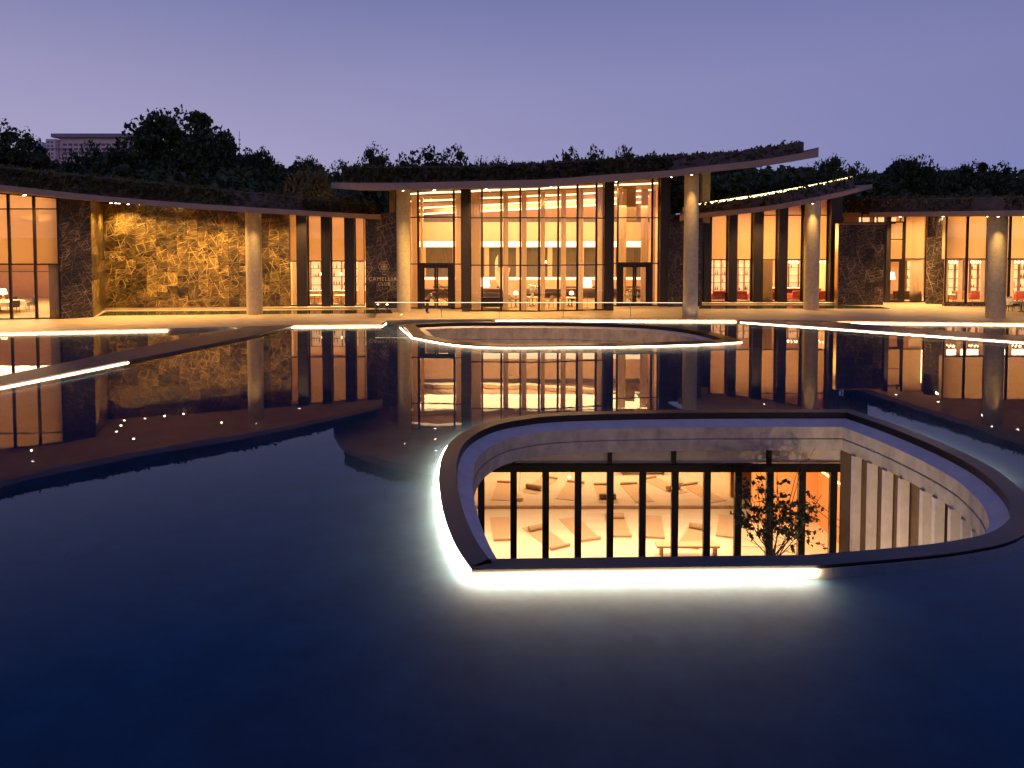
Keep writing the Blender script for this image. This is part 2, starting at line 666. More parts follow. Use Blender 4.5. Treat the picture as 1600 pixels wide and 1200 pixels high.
# ================================================================== THE SUNKEN COURTYARD RINGS
court_left = catmull([G(*p) for p in [(737, 893), (712, 855), (696, 815), (688, 778), (686, 745), (690, 716), (704, 692), (729, 674), (762, 661), (803, 653), (855, 647), (950, 643.5), (1100, 641.5), (1328, 641)]], 6)
court_right = catmull([G(*p) for p in [(1328, 641), (1400, 665), (1480, 697), (1545, 729), (1590, 762), (1615, 793), (1616, 822), (1580, 848), (1500, 865), (1400, 876), (1280, 886)]], 6)
court_outer = court_left + court_right[1:]
sky_back = catmull([G(*p) for p in [(645, 528), (636, 517), (634, 509), (700, 505), (800, 504.3), (900, 505), (1000, 508), (1070, 514), (1120, 523), (1158, 535)]], 5)
sky_front = catmull([G(*p) for p in [(1158, 535), (1100, 538.5), (1000, 541.5), (900, 543), (800, 543.5), (750, 542.5), (700, 538), (645, 528)]], 5)
sky_outer = sky_back + sky_front[1:-1]


def inset(loop, d):
    n = len(loop)
    ar = sum(loop[i].x * loop[(i + 1) % n].y - loop[(i + 1) % n].x * loop[i].y for i in range(n))
    sg = 1 if ar > 0 else -1
    out = []
    for i in range(n):
        a = (loop[i] - loop[i - 1]).to_2d().normalized()
        b = (loop[(i + 1) % n] - loop[i]).to_2d().normalized()
        na, nb = Vector((-a.y, a.x)) * sg, Vector((-b.y, b.x)) * sg
        nn = (na + nb)
        if nn.length < .2:
            nn = na
        nn.normalize()
        k = 1 / max(.45, nn.dot(na))
        out.append(Vector((loop[i].x + nn.x * d * k, loop[i].y + nn.y * d * k, 0)))
    return out


def ring_strip(la, za, lb, zb, mb):
    n = len(la)
    vs = [(p.x, p.y, za) for p in la] + [(p.x, p.y, zb) for p in lb]
    mb.add(vs, [(i, (i + 1) % n, n + (i + 1) % n, n + i) for i in range(n)])
    return mb


def courtyard_shell(name, outer, label, wid=(.40, .42, .77), zs=(.03, -.16, -.33), beam=-1.05, floor=-5.2, walls=True):
    c = sum(outer, Vector()) / len(outer)
    root = empty(name, (c.x, c.y, 0), label, 'courtyard')
    i0, i1, i2 = inset(outer, wid[0]), inset(outer, wid[1]), inset(outer, wid[2])
    mb = MB()
    e_ = .006
    o2, j0, j1 = inset(outer, e_), inset(outer, wid[0] - e_), inset(outer, wid[1] - e_)
    ring_strip(o2, -.03, o2, zs[0] - e_, mb)
    ring_strip(o2, zs[0] - e_, j0, zs[0] - e_, mb)
    ring_strip(j0, zs[0] - e_, j1, zs[1], mb)
    mb.build('coping_bed', M['coping'], root)
    n = len(outer)
    i = 0
    while i < n:
        ln, j = 0, i
        while j < n and ln < 1.35:
            ln += (outer[(j + 1) % n] - outer[j % n]).length
            j += 1
        if n - j < 2: j = n
        rows = []
        for loop, z in ((outer, -.03), (outer, zs[0]), (i0, zs[0]), (i1, zs[1])):
            pts = [loop[k % n].copy() for k in range(i, j + 1)]
            d0, d1 = (pts[1] - pts[0]).normalized(), (pts[-2] - pts[-1]).normalized()
            pts[0] += d0 * .004
            pts[-1] += d1 * .004
            rows.append([(p.x, p.y, z) for p in pts])
        k_ = len(rows[0])
        st = MB()
        st.add([v for r_ in rows for v in r_], [(r_ * k_ + q, r_ * k_ + q + 1, (r_ + 1) * k_ + q + 1, (r_ + 1) * k_ + q) for r_ in range(3) for q in range(k_ - 1)])
        st.build('coping_stone', M['coping'], root)
        i = j
    mb = MB()
    ring_strip(outer, -.4, outer, -.032, mb)
    mb.build('pool_wall', M['concrete'], root)
    mb = MB()
    ring_strip(i1, zs[1], i2, zs[2], mb)
    mb.build('cream_ledge', M['cream'], root)
    zg = (zs[2] + beam) / 2
    i3 = inset(outer, wid[2] + .025)
    mb = MB()
    ring_strip(i2, zs[2], i2, zg + .015, mb)
    ring_strip(i2, zg + .015, inset(outer, wid[2] - .03), zg, mb)
    ring_strip(inset(outer, wid[2] - .03), zg, i3, zg - .02, mb)
    ring_strip(i3, zg - .02, i3, beam, mb)
    ring_strip(i3, beam, inset(outer, .1), beam, mb)
    mb.build('ring_beam', M['concrete'], root)
    poly_sheet('courtyard_floor', inset(outer, -.6), [], floor, M['courtfloor'], None)
    o = bpy.data.objects[-1] if False else col.objects[-1]
    o.parent = root
    o.matrix_parent_inverse = Matrix.Translation((-c.x, -c.y, 0))
    return root, i2


court, court_in = courtyard_shell('sunken_courtyard', court_outer, 'large teardrop sunken courtyard with black rim and glazed studio in the near pool')
skyl, sky_in = courtyard_shell('sunken_courtyard', sky_outer, 'smaller far sunken courtyard with cream rim just in front of the terrace', wid=(.75, .78, 1.35), zs=(.10, -.10, -.16), beam=-1.6)
mb = MB()
wl_ = inset(sky_outer, 1.0)
ring_strip(wl_, -1.6, wl_, -5.2, mb)
mb.build('wall', M['concrete'], skyl)

# ================================================================== POOL, DECK, PATHS
deck_edge = [G(*p, DECK) for p in [(-500, 530), (0, 518.5), (250, 513.5), (385, 510), (455, 508), (596, 506.5), (604, 501), (640, 499.3), (775, 498.6), (1150, 499.5), (1310, 501.5), (1600, 504.5), (2100, 509)]]
pool_outline = [Vector((-70, -40, 0)), Vector((70, -40, 0)), Vector((70, deck_edge[-1].y, 0))] + [Vector((p.x, p.y + .05, 0)) for p in reversed(deck_edge)] + [Vector((-70, deck_edge[0].y, 0))]
poly_sheet('water', pool_outline, [court_outer, sky_outer], 0, M['water'])
poly_sheet('pool_floor', pool_outline, [court_outer, sky_outer], -.21, M['pool'])

mb = MB()
n = len(deck_edge)
for a, b in zip(deck_edge, deck_edge[1:]):
    mb.hexa([(a.x, a.y, -.4), (b.x, b.y, -.4), (b.x, 75, -.4), (a.x, 75, -.4)], [(a.x, a.y, DECK), (b.x, b.y, DECK), (b.x, 75, DECK), (a.x, 75, DECK)])
tag(mb.build('terrace_paving', M['deck']), kind='structure')


def path_poly(name, pts, z):
    P = [G(*p, z) for p in pts]
    mb = MB()
    k = len(P)
    mb.add([(p.x, p.y, -.4) for p in P] + [(p.x, p.y, z) for p in P], [tuple(range(k, 2 * k))] + [(i, (i + 1) % k, k + (i + 1) % k, k + i) for i in range(k)])
    return tag(mb.build(name, M['kerb']), kind='structure')


path_poly('path', [(-260, 654), (0, 602.5), (150, 573), (400, 523), (458, 509.2), (385, 511), (330, 520), (0, 587), (-260, 640)], .10)
path_poly('path', [(1155, 501.5), (1600, 533), (1900, 555), (1900, 547), (1600, 525), (1300, 502.5)], .10)

# beyond the terrace: earth out to the horizon, a dark wooded rise behind the club
gv, gf = [], []
xs = [-3000, -900, -300, -150, -90, -60, -30, 0, 30, 60, 90, 150, 300, 900, 3000]
ys = [72, 78, 86, 96, 110, 130, 160, 220, 400, 900, 3000]
for y in ys:
    for x in xs:
        h = -.3 + 7.5 * max(0, min(1, (y - 74) / 50)) * (1 + .12 * math.sin(x * .05) + .08 * math.sin(x * .13 + 1))
        if y > 200: h = min(h, 8)
        gv.append((x, y, h))
for j in range(len(ys) - 1):
    for i in range(len(xs) - 1):
        a = j * len(xs) + i
        gf.append((a, a + 1, a + 1 + len(xs), a + len(xs)))
tag(MB().add(gv, gf).build('hill', M['ground'], smooth=True), kind='structure')
mb = MB()
for (x0, x1, y0, y1) in ((-3000, -70, -3000, 72.2), (70, 3000, -3000, 72.2), (-70, 70, -3000, -40)):
    mb.add([(x0, y0, -.3), (x1, y0, -.3), (x1, y1, -.3), (x0, y1, -.3)], [(0, 1, 2, 3)])
tag(mb.build('ground', M['ground']), kind='structure')


# ================================================================== LIGHT STRIPS
def strip(pts, label, m='led', w=.035, z=(-.055, -.012), off=.03, close=False):
    mb = MB()
    for a, b in zip(pts, pts[1:]):
        if (b - a).length > .02:
            mb.seg(a, b, z[0], z[1], w, off)
    o = mb.build('light_strip', M[m])
    tag(o, label, 'light strip', 'warm white light strips along the water edges')
    return o


def along(pts_px, z=0, per=1):
    return [G(*p, z) for p in pts_px]


# courtyard rim: left curve, front edge, right back edge
front = [G(*p) for p in [(737, 893), (850, 892.5), (1000, 890.5), (1150, 888), (1278, 886)]]
strip(front, 'long bright strip under the straight front edge of the near courtyard', off=-.04, w=.04, z=(-.10, -.045))
strip(court_left[:58], 'bright strip following the curved left rim of the near courtyard', off=.04, w=.04, z=(-.10, -.045))
strip(court_left[58:], 'faint strip behind the straight back rim of the near courtyard', 'ledw', off=.05, w=.012, z=(-.06, .012))
strip([p for p in court_right[1:21]], 'strip behind the diagonal right rim of the near courtyard', 'ledr', off=.05, w=.03, z=(-.12, -.05))
strip([G(*p) for p in [(626, 512), (645, 528)]] + [p for p in reversed(sky_front)][1:], 'bright strip along the curved front of the far courtyard', off=-.05, w=.04, m='ledf', z=(-.03, .025))
strip([G(*p, DECK) for p in [(452, 508.3), (596, 506.7), (603, 502)]], 'strip under the terrace edge left of the far courtyard', off=-.03, w=.03, m='ledf', z=(.0, .045))
strip([G(*p, DECK) for p in [(775, 498.8), (1150, 499.7)]], 'strip under the terrace edge behind the far courtyard', off=-.03, w=.03, m='ledf', z=(.0, .045))
strip([G(*p, DECK) for p in [(-300, 525.5), (0, 518.7), (250, 513.7), (262, 513.4)]], 'strip under the terrace edge beside the left dining room', off=-.03, w=.03, m='ledf', z=(.0, .045))
strip([G(*p, .10) for p in [(-220, 646.5), (0, 603), (150, 573.5), (200, 563.4)]], 'strip on the near side of the left diagonal path', off=-.03, w=.03, m='ledf', z=(.0, .04))
strip([G(*p, .10) for p in [(60, 575), (375, 511.6)]], 'strip on the far side of the left diagonal path', 'ledw', off=.12, w=.02)
strip([G(*p, .10) for p in [(1157, 501.8), (1600, 533.2), (1900, 555.2)]], 'long strip on the near side of the right diagonal path', off=-.03, w=.03, m='ledf', z=(.0, .04))
strip([G(*p, DECK) for p in [(1310, 501.7), (1600, 504.7), (2100, 509.2)]], 'strip under the terrace edge right of the right path', off=-.03, w=.03, m='ledf', z=(.0, .04))


# ================================================================== CANOPIES
def interp_list(lst, x, k):
    xs_ = [p[0] for p in lst]
    return float(np.interp(x, xs_, [p[k] for p in lst]))


def smooth_list(lst, n=48):
    c = catmull([Vector((p[0], p[1], p[2])) for p in lst], 8)
    return [(p.x, p.y, p.z) for p in c]


class Canopy:
    def __init__(s, front, back):
        s.front = smooth_list(front)      # px, py, Y
        s.back = back                      # px, Y, Z

    def at(s, px, Y=None, t=None):
        py, Yf = interp_list(s.front, px, 1), interp_list(s.front, px, 2)
        pf = PT(px, py, Yf)
        Yb, Zb = interp_list(s.back, px, 1), interp_list(s.back, px, 2)
        if t is None:
            t = (Y - Yf) / (Yb - Yf)
        y = Yf + (Yb - Yf) * t
        z = pf.z + (Zb - pf.z) * t
        return Vector((pf.x / pf.y * y, y, z))

    def z_at(s, x, y):
        px = 800 + F_PX * x / y * .9975
        return s.at(px, Y=y).z


def build_canopy(cn, root, thick, band_top, band_in=1.3, n=64, px0=None, px1=None, bpx=(None, None), cap=True, seed=1, leafsize=.16, dens=1.0, soil=True, bare=()):
    px0 = cn.front[0][0] if px0 is None else px0
    px1 = cn.front[-1][0] if px1 is None else px1
    mb = MB()
    cols = []
    m = 5
    for i in range(n + 1):
        px = px0 + (px1 - px0) * i / n
        cols.append([cn.at(px, t=j / m) for j in range(m + 1)])
    W = m + 1
    vs, fs = [], []
    for c in cols:
        vs += c
    o = len(vs)
    for c in cols:
        vs += [p + Vector((0, 0, thick)) for p in c]
    for i in range(n):
        for j in range(m):
            a = i * W + j
            fs.append((a, a + 1, a + 1 + W, a + W))
            fs.append((o + a, o + a + W, o + a + 1 + W, o + a + 1))
        a = i * W
        fs.append((a, a + W, o + a + W, o + a))
        a = i * W + m
        fs.append((a, o + a, o + a + W, a + W))
    for i in (0, n):
        for j in range(m):
            a = i * W + j
            fs.append((a, a + 1, o + a + 1, o + a))
    mb.add(vs, fs)
    mb.build('canopy_slab', M['soffit'], root)
    # set-back parapet band with planting
    b0, b1 = bpx[0] or px0, bpx[1] or px1
    mb, cb, rf = MB(), MB(), MB()
    pts, tops = [], []
    g = random.Random(seed)
    nb = 56
    for i in range(nb + 1):
        px = b0 + (b1 - b0) * i / nb
        Yf = interp_list(cn.front, px, 2)
        p = cn.at(px, Y=Yf + band_in)
        q = cn.at(px, Y=max(Yf + band_in + .5, interp_list(cn.back, px, 1) - .5))
        zt = PT(px, interp_list(band_top, px, 1), p.y).z
        pts.append((p.x, p.y, p.z + thick - .01, zt, q))
    for a, b in zip(pts, pts[1:]):
        mb.seg(a, b, a[2], a[3], .12, 0, z1q=b[3], z0q=b[2])
        if cap:
            cb.seg(a, b, a[3] + .003, a[3] + .075, .3, .03, z1q=b[3] + .075, z0q=b[3] + .003)
        rf.add([(a[0], a[1] + .1, a[3] - .04), (b[0], b[1] + .1, b[3] - .04), (b[4].x, b[4].y, b[3] + .12), (a[4].x, a[4].y, a[3] + .12)], [(0, 1, 2, 3)])
        rf.add([(a[4].x, a[4].y, a[4].z + thick), (b[4].x, b[4].y, b[4].z + thick), (b[4].x, b[4].y, b[3] + .12), (a[4].x, a[4].y, a[3] + .12)], [(0, 1, 2, 3)])
    for e in (pts[0], pts[-1]):
        mb.seg((e[0], e[1]), (e[4].x, e[4].y), e[2], e[3] + .05, .12, 0, z0q=e[4].z + thick)
    mb.build('parapet', M['band'], root)
    if cap: cb.build('parapet_cap', M['band'], root)
    rf.build('roof_bed', M['roof'], root)
    lp = []
    for a, b in zip(pts, pts[1:]):
        ln = math.hypot(b[0] - a[0], b[1] - a[1])
        pxm = 800 + F_PX * a[0] / a[1]
        isbare = any(u < pxm < v for u, v in bare)
        for k in range(int(ln * 170 * dens)):
            t = g.random()
            x, y, z0, z1 = (a[q] + (b[q] - a[q]) * t for q in range(4))
            r = g.random()
            if r < .55:
                if isbare and g.random() < .85: continue
                h = g.random() ** .7
                lp.append((x + g.gauss(0, .03), y - .12 - abs(g.gauss(0, .10)), z0 + (z1 - z0) * h))
            else:
                dd = g.random() ** 2 * 4
                lp.append((x * (1 + dd / y), y + .1 + dd, z1 + .02 + abs(g.gauss(0, .055 + .05 * math.sin(x * 1.7) ** 2))))
    o = leaf_mesh('roof_planting', lp, leafsize, M['leafr'], root, hang=.5, aspect=2.2, seed=seed)
    o['kind'] = 'stuff'
    return pts


def downlight(root, cn, px, py, power=0, aim=None, size=105, lens=.075):
    z = 8
    for _ in range(8):
        p = G(px, py, -z)
        z = cn.z_at(p.x, p.y)
    p = G(px, py, -z)
    p.z = z
    mb = MB()
    mb.cyl((p.x, p.y), lens * 1.5, lens * 1.5, p.z - .03, p.z + .02, 12)
    h = mb.build('downlight', M['frame'], root)
    MB().cyl((p.x, p.y), lens, lens, p.z - .045, p.z - .031, 12).build('lens', M['dlight'], h)
    if power:
        spot('downlight_lamp', (p.x, p.y, p.z - .06), power, AMBER, size, .8, .08, aim if aim else (p.x, p.y, 0))
    return p


def column(root, px, py, r, cn, m='column'):
    b = G(px, py, DECK)
    zt = cn.z_at(b.x, b.y) + .12
    MB().cyl((b.x, b.y), r, r, DECK, zt, 40).build('column', M[m], root, smooth=False)
    o = root.children[-1]
    for p in o.data.polygons:
        p.use_smooth = len(p.vertices) == 4
    return b


unit = bpy.data.meshes.new('stone_slab')
_mb = MB().box(0, 1, 0, 1, 0, 1)


def tile_wall(root, A, B, z0, z1, cols, rows, m, gap=.012, depth=.05, seed=3, z1b=None, wname='stone_wall'):
    """slabs laid over a backing wall; every slab its own object sharing the mesh of its column kind"""
    g = random.Random(seed)
    A, B = Vector((A[0], A[1])), Vector((B[0], B[1]))
    d = (B - A).normalized()
    L_ = (B - A).length
    n = Vector((-d.y, d.x))
    z1b = z1 if z1b is None else z1b
    back = MB().seg(A, B, z0, z1, .25, .20, z1q=z1b).build(wname, M['pier'], root)
    cw = L_ / cols
    org = root.location
    cache = {}
    rz = math.atan2(d.y, d.x)
    for c in range(cols):
        zt = z1 + (z1b - z1) * (c + .5) / cols
        hs = []
        H = zt - z0
        for r in range(rows):
            hs.append(.6 + g.random() * .9)
        s = sum(hs)
        z = z0
        for h in hs:
            hh = round(H * h / s, 2)
            hh = min(hh, zt - z)
            key = (round(cw, 3), round(hh, 1))
            ht = key[1]
            if key not in cache:
                me = bpy.data.meshes.new('stone_slab')
                q = MB().box(gap / 2, cw - gap / 2, -depth, 0, 0, 1)
                me.from_pydata(q.v, [], q.f)
                me.materials.append(M[m])
                cache[key] = me
            o = bpy.data.objects.new('stone_slab', cache[key])
            col.objects.link(o)
            o.parent = back
            p = A + d * (cw * c) + n * (.075 - g.random() * .03)
            o.location = (p.x - org.x, p.y - org.y, z + gap / 2 - org.z)
            o.rotation_euler = (0, 0, rz)
            o.scale = (1, 1, hh - gap)
            z += hh
    return back


def window(root, P, Q, z0, zt0, zt1, rails=(), blind=None, bext=.073, blind_m='blind', fw=.075, name='window', curtain=None, off=0, panes=True, fd=.14, doorbars=None):
    """one glazed bay: frame, glass panes between the rails, blind and curtain behind"""
    P, Q = Vector((P[0], P[1])), Vector((Q[0], Q[1]))
    d = (Q - P).normalized()
    L_ = (Q - P).length
    f = MB()
    f.seg(P, P + d * fw, z0, zt0, fd, off)
    f.seg(Q - d * fw, Q, z0, zt1, fd, off)
    a, b = P + d * fw, Q - d * fw
    f.seg(a, b, z0, z0 + .08, fd - .02, off)
    f.seg(a, b, zt0 - .10, zt0, fd - .02, off, z0q=zt1 - .10, z1q=zt1)
    for r in rails:
        f.seg(a, b, r - .04, r + .04, fd - .02, off)
    fo = f.build(name, M['frame'], root)
    levels = [z0 + .08] + [x for r in rails for x in (r - .04, r + .04)] + [min(zt0, zt1) - .10]
    for lo, hi in zip(levels[::2], levels[1::2]):
        MB().seg(a, b, lo, hi, .02, off).build('glass_pane', M['glass'], fo)
    if blind is not None:
        MB().seg(a, b, blind, zt0 - .05, .015, .45 + off, z1q=zt1 - .05, e0=bext, e1=bext).build('blind', M[blind_m], fo)
        MB().seg(a, b, blind - .04, blind, .04, .45 + off).build('blind_rail', M['wood'], fo)
    return fo


def curtain(root, P, Q, z0, z1, m='curtain', pleat=.11, amp=.045, off=.0):
    P, Q = Vector((P[0], P[1])), Vector((Q[0], Q[1]))
    d = (Q - P).normalized()
    n = Vector((-d.y, d.x))
    L_ = (Q - P).length
    k = max(6, int(L_ / pleat * 6))
    vs = []
    for i in range(k + 1):
        t = i / k
        w = off + amp * math.sin(t * L_ / pleat * 2 * math.pi) + amp * .3 * math.sin(t * 17)
        p = P + d * L_ * t + n * w
        vs += [(p.x, p.y, z0), (p.x, p.y, z1)]
    return MB().add(vs, [(2 * i, 2 * i + 2, 2 * i + 3, 2 * i + 1) for i in range(k)]).build('curtain', M[m], root, smooth=True)


# ================================================================== LEFT WING
cnL = Canopy([(-420, 262, 31), (-200, 279, 35), (0, 298, 39.8), (140, 313, 42), (270, 324, 44), (390, 332, 46), (500, 338.3, 49), (595, 343, 52.5)],
             [(-420, 64, 10.0), (0, 64, 9.0), (140, 64, 8.6), (390, 66, 8.2), (500, 66, 7.8), (595, 60, 7.1)])
A0 = G(-420, 505, DECK)
left = empty('club_wing', (G(290, 483, DECK).x, G(290, 483, DECK).y, 0), 'left wing of the club with golden marble wall and a curved planted roof', 'building')
build_canopy(cnL, left, .33, [(-420, 212), (0, 262), (200, 283), (400, 303), (590, 322)], 1.3, bpx=(None, 585), seed=11, dens=1.0, bare=((370, 470),))
column(left, 398, 490.7, .53, cnL)

# dining room glass at the far left
LA, LB = G(-420, 506, DECK), G(95, 498.3, DECK)
edges = [-420, -360, -300, -240, -180, -110, -40, 18, 57.5, 95]
for i, (a, b) in enumerate(zip(edges, edges[1:])):
    P, Q = on_line(LA, LB, a), on_line(LA, LB, b)
    zt = [cnL.z_at(v.x, v.y) + .05 for v in (P, Q)]
    Ym = (P.y + Q.y) / 2
    window(left, P, Q, DECK + .02, zt[0], zt[1], rails=(zpix(413, Ym), zpix(326.5, Ym)), blind=zpix(412, Ym))
cP, cQ = on_line(LA, LB, 72), on_line(LA, LB, 94)
curtain(left, cP + Vector((0, .35)), cQ + Vector((0, .35)), DECK + .05, zpix(412, 47.5), 'drape', pleat=.14)
# dark marble block and its golden return
B1, B2, B3 = G(95.5, 498.3, DECK), G(145, 495.8, DECK), G(165, 483.6, DECK)
tile_wall(left, B1, B2, DECK, cnL.z_at(B1.x, B1.y) + .1, 3, 8, 'stoned', seed=5, z1b=cnL.z_at(B2.x, B2.y) + .1)
tile_wall(left, B2 + Vector((.03, .03, 0)), B3, DECK, cnL.z_at(B2.x, B2.y) + .1, 2, 8, 'stone', seed=6, z1b=cnL.z_at(B3.x, B3.y) + .1)
W1, W2 = G(165, 483.2, DECK), G(453, 481, DECK)
tile_wall(left, W1, W2, DECK + .1, cnL.z_at(W1.x, W1.y) + .1, 18, 9, 'stone', seed=8, z1b=cnL.z_at(W2.x, W2.y) + .1)
# glazing with dark fins
E1, E2 = G(453.5, 480.3, DECK), G(571, 479.8, DECK)


def zt_of(cn, *ps):
    return [cn.z_at(p.x, p.y) + .06 for p in ps]


for a, b in ((453.5, 467), (483, 505), (519, 541), (556, 570.5)):
    P, Q = on_line(E1, E2, a), on_line(E1, E2, b)
    z = zt_of(cnL, P, Q)
    narrow = a in (453.5, 556)
    window(left, P, Q, DECK + .1, z[0], z[1], rails=(zpix(407.5, 55.4),), blind=zpix(407.5, 55.4), bext=.28, fw=.06)
    if narrow:
        curtain(left, P + Vector((.08, .4)), Q + Vector((-.08, .4)), DECK + .1, zpix(407.5, 55), 'curtain')
for a, b in ((467, 483), (505, 519), (541, 556)):
    P, Q = on_line(E1, E2, a), on_line(E1, E2, b)
    z = zt_of(cnL, P, Q)
    MB().seg(P, Q, DECK + .1, z[0], .8, -.15, z1q=z[1]).build('pier', M['pier'], left, bevel=.01)
# logo wall
F1, F2 = G(571.5, 481, DECK), G(640, 481.5, DECK)
tile_wall(left, F1, F2, DECK, 7.3, 4, 7, 'stoned', seed=21)
# sill ledge
MB().seg(G(165, 484.2, DECK), G(572, 481.8, DECK), DECK, DECK + .12, .30, -.10).build('ledge', M['deck'], left)
# interior
MB().box(-62, -30.5, 64, 64.2, 0, 9.5).build('interior_wall', M['wallp'], left)
MB().box(-30.3, -30.1, 48, 64, 0, 8.1).build('interior_wall', M['wallp'], left)
MB().box(-60, -30.5, 48, 64, DECK + .004, DECK + .02).build('interior_floor', M['floorp'], left)
MB().box(-18, -9.6, 60.2, 60.4, DECK, 7.2).build('interior_wall', M['wallp'], left)
MB().box(-18.2, -18, 56, 60.2, DECK, 7.2).build('interior_wall', M['wallp'], left)
MB().box(-9.7, -9.5, 56, 60.2, DECK, 6.9).build('interior_wall', M['wallp'], left)
MB().box(-18, -9.8, 56.2, 60.2, DECK + .004, DECK + .02).build('interior_floor', M['floorp'], left)
for x0, x1 in ((-60, -33.2), (-17.4, -10.4)):
    yy = (63.9, 60.1)[x0 > -30]
    for zz in (3.3, 2.4):
        MB().box(x0, x1, yy - .04, yy, zz, zz + .05).build('wall_rail', M['darkwood'], left)

# ================================================================== CENTRAL HALL
cnC = Canopy([(517, 294, 54), (522, 294.5, 51), (540, 295.5, 48), (575, 296.3, 45.5), (640, 296.5, 43.2), (750, 294, 42), (850, 291.5, 42.3), (940, 284.5, 43.3), (1045, 277, 44.6), (1090, 271, 45.2), (1190, 260, 45.4), (1279, 245.5, 45)],
             [(517, 55.5, 9.2), (560, 62, 9.4), (650, 68, 9.8), (850, 70, 10.2), (1045, 70, 11.3), (1090, 66, 11.2), (1190, 57, 11.2), (1280, 48, 11.0)])
hall = empty('club_wing', (G(800, 486, DECK).x, G(800, 486, DECK).y, 0), 'tall central glass hall of the club under the highest sweeping canopy', 'building')
build_canopy(cnC, hall, .42, [(517, 264), (600, 262.7), (750, 262), (850, 256.5), (1000, 248), (1045, 246), (1150, 239), (1254, 223.5)], 1.2, bpx=(536, 1254), seed=12, dens=.95, bare=((1045, 1250),))
column(hall, 631, 487.7, .48, cnC)
column(hall, 1078.5, 497.3, .47, cnC)
H1, H2, H3 = G(725, 486.6, DECK), G(842, 487.3, DECK), G(957, 484.6, DECK)
zr1, zr2 = zpix(340.5, 52), zpix(414, 52)
hx = [735, 753.4, 783.1, 812.9, 842, 871.7, 901.5, 931, 945]
for a, b in zip(hx, hx[1:]):
    l = (H1, H2) if b <= 842 else (H2, H3)
    P, Q = on_line(*l, a), on_line(*l, b)
    z = zt_of(cnC, P, Q)
    window(hall, P, Q, DECK + .02, z[0], z[1], rails=(zr2, zr1), fw=.065)
for a, b, l in ((722, 735, (H1, H2)), (945, 957, (H2, H3))):
    P, Q = on_line(*l, a), on_line(*l, b)
    z = zt_of(cnC, P, Q)
    MB().seg(P, Q, DECK, z[0], .9, .2, z1q=z[1]).build('pier', M['pier'], hall, bevel=.01)


def double_door(root, P, Q, zd, zt0, zt1, rail):
    w = window(root, P, Q, zd, zt0, zt1, rails=(rail,), fw=.08)
    P, Q = Vector((P[0], P[1])), Vector((Q[0], Q[1]))
    d = (Q - P).normalized()
    h = zd - DECK
    L_ = (Q - P).length
    s = .42
    dj = MB()
    dj.seg(P, P + d * s * .8, DECK, zd, .2, 0)
    dj.seg(Q - d * s * .8, Q, DECK, zd, .2, 0)
    dj.seg(P + d * s * .8, Q - d * s * .8, zd - .14, zd - .003, .2, 0)
    fr = dj.build('door_frame', M['frame'], root)
    a, b = P + d * s * .8, Q - d * s * .8
    mid = (a + b) / 2
    for u, v in ((a, mid - d * .01), (mid + d * .01, b)):
        q = MB()
        q.seg(u, u + d * .14, DECK + .02, zd - .145, .07, 0)
        q.seg(v - d * .14, v, DECK + .02, zd - .145, .07, 0)
        q.seg(u + d * .14, v - d * .14, DECK + .02, DECK + .25, .06, 0)
        q.seg(u + d * .14, v - d * .14, zd - .3, zd - .145, .06, 0)
        dd = q.build('door', M['frame'], root)
        MB().seg(u + d * .14, v - d * .14, DECK + .25, zd - .3, .02, 0).build('glass_pane', M['glass'], dd)
        hp = v - d * .07 if u is a else u + d * .07
        n_ = Vector((-d.y, d.x))
        hh = hp - n_ * .09
        MB().tube([(hh.x, hh.y, 1.0), (hh.x, hh.y, 1.7)], .018).build('handle', M['brass'], dd)


D1, D2 = G(640, 482.3, DECK), G(722, 483, DECK)
zc = zt_of(cnC, D1, D2)
P, Q = on_line(D1, D2, 641), on_line(D1, D2, 654)
window(hall, P, Q, DECK + .02, zc[0], zc[0], rails=(zpix(412.5, 53.6), zpix(339.5, 53.6)), fw=.06)
P, Q = on_line(D1, D2, 654), on_line(D1, D2, 710)
double_door(hall, P, Q, zpix(412.5, 53.6), zc[0], zc[1], zpix(339.5, 53.6))
P, Q = on_line(D1, D2, 710), on_line(D1, D2, 722)
window(hall, P, Q, DECK + .02, zc[1], zc[1], rails=(zpix(412.5, 53.6), zpix(339.5, 53.6)), fw=.06)
K1, K2 = G(957.5, 479, DECK), G(1043, 478.3, DECK)
zk = zt_of(cnC, K1, K2)
P, Q = on_line(K1, K2, 957.5), on_line(K1, K2, 964)
window(hall, P, Q, DECK + .02, zk[0], zk[0], rails=(zpix(411, 56), zpix(340.5, 56)), fw=.05)
P, Q = on_line(K1, K2, 964), on_line(K1, K2, 1018)
double_door(hall, P, Q, zpix(411, 56), zk[0], zk[1], zpix(340.5, 56))
P, Q = on_line(K1, K2, 1018), on_line(K1, K2, 1028)
window(hall, P, Q, DECK + .02, zk[1], zk[1], rails=(zpix(411, 56), zpix(340.5, 56)), fw=.05)
P, Q = on_line(K1, K2, 1028), on_line(K1, K2, 1043)
MB().seg(P, Q, DECK, zk[1], .8, -.1).build('pier', M['pier'], hall, bevel=.01)
# marble wall right of the hall and hanging fins
S1, S2 = G(1044, 479.5, DECK), G(1097, 478.5, DECK)
tile_wall(hall, S1, S2, DECK, 7.2, 3, 7, 'stoned', seed=31)
MB().seg(PT(1095.5, 300, 58)[:2], PT(1108, 300, 58)[:2], 6.6, 10.9, .7, .0).build('hanging_fin', M['column'], hall)
MB().seg(PT(609, 300, 57)[:2], PT(617, 300, 57)[:2], 6.8, 9.3, .5, .0).build('hanging_fin', M['column'], hall)
for px in (588, 600):
    b = G(px, 484.5, DECK)

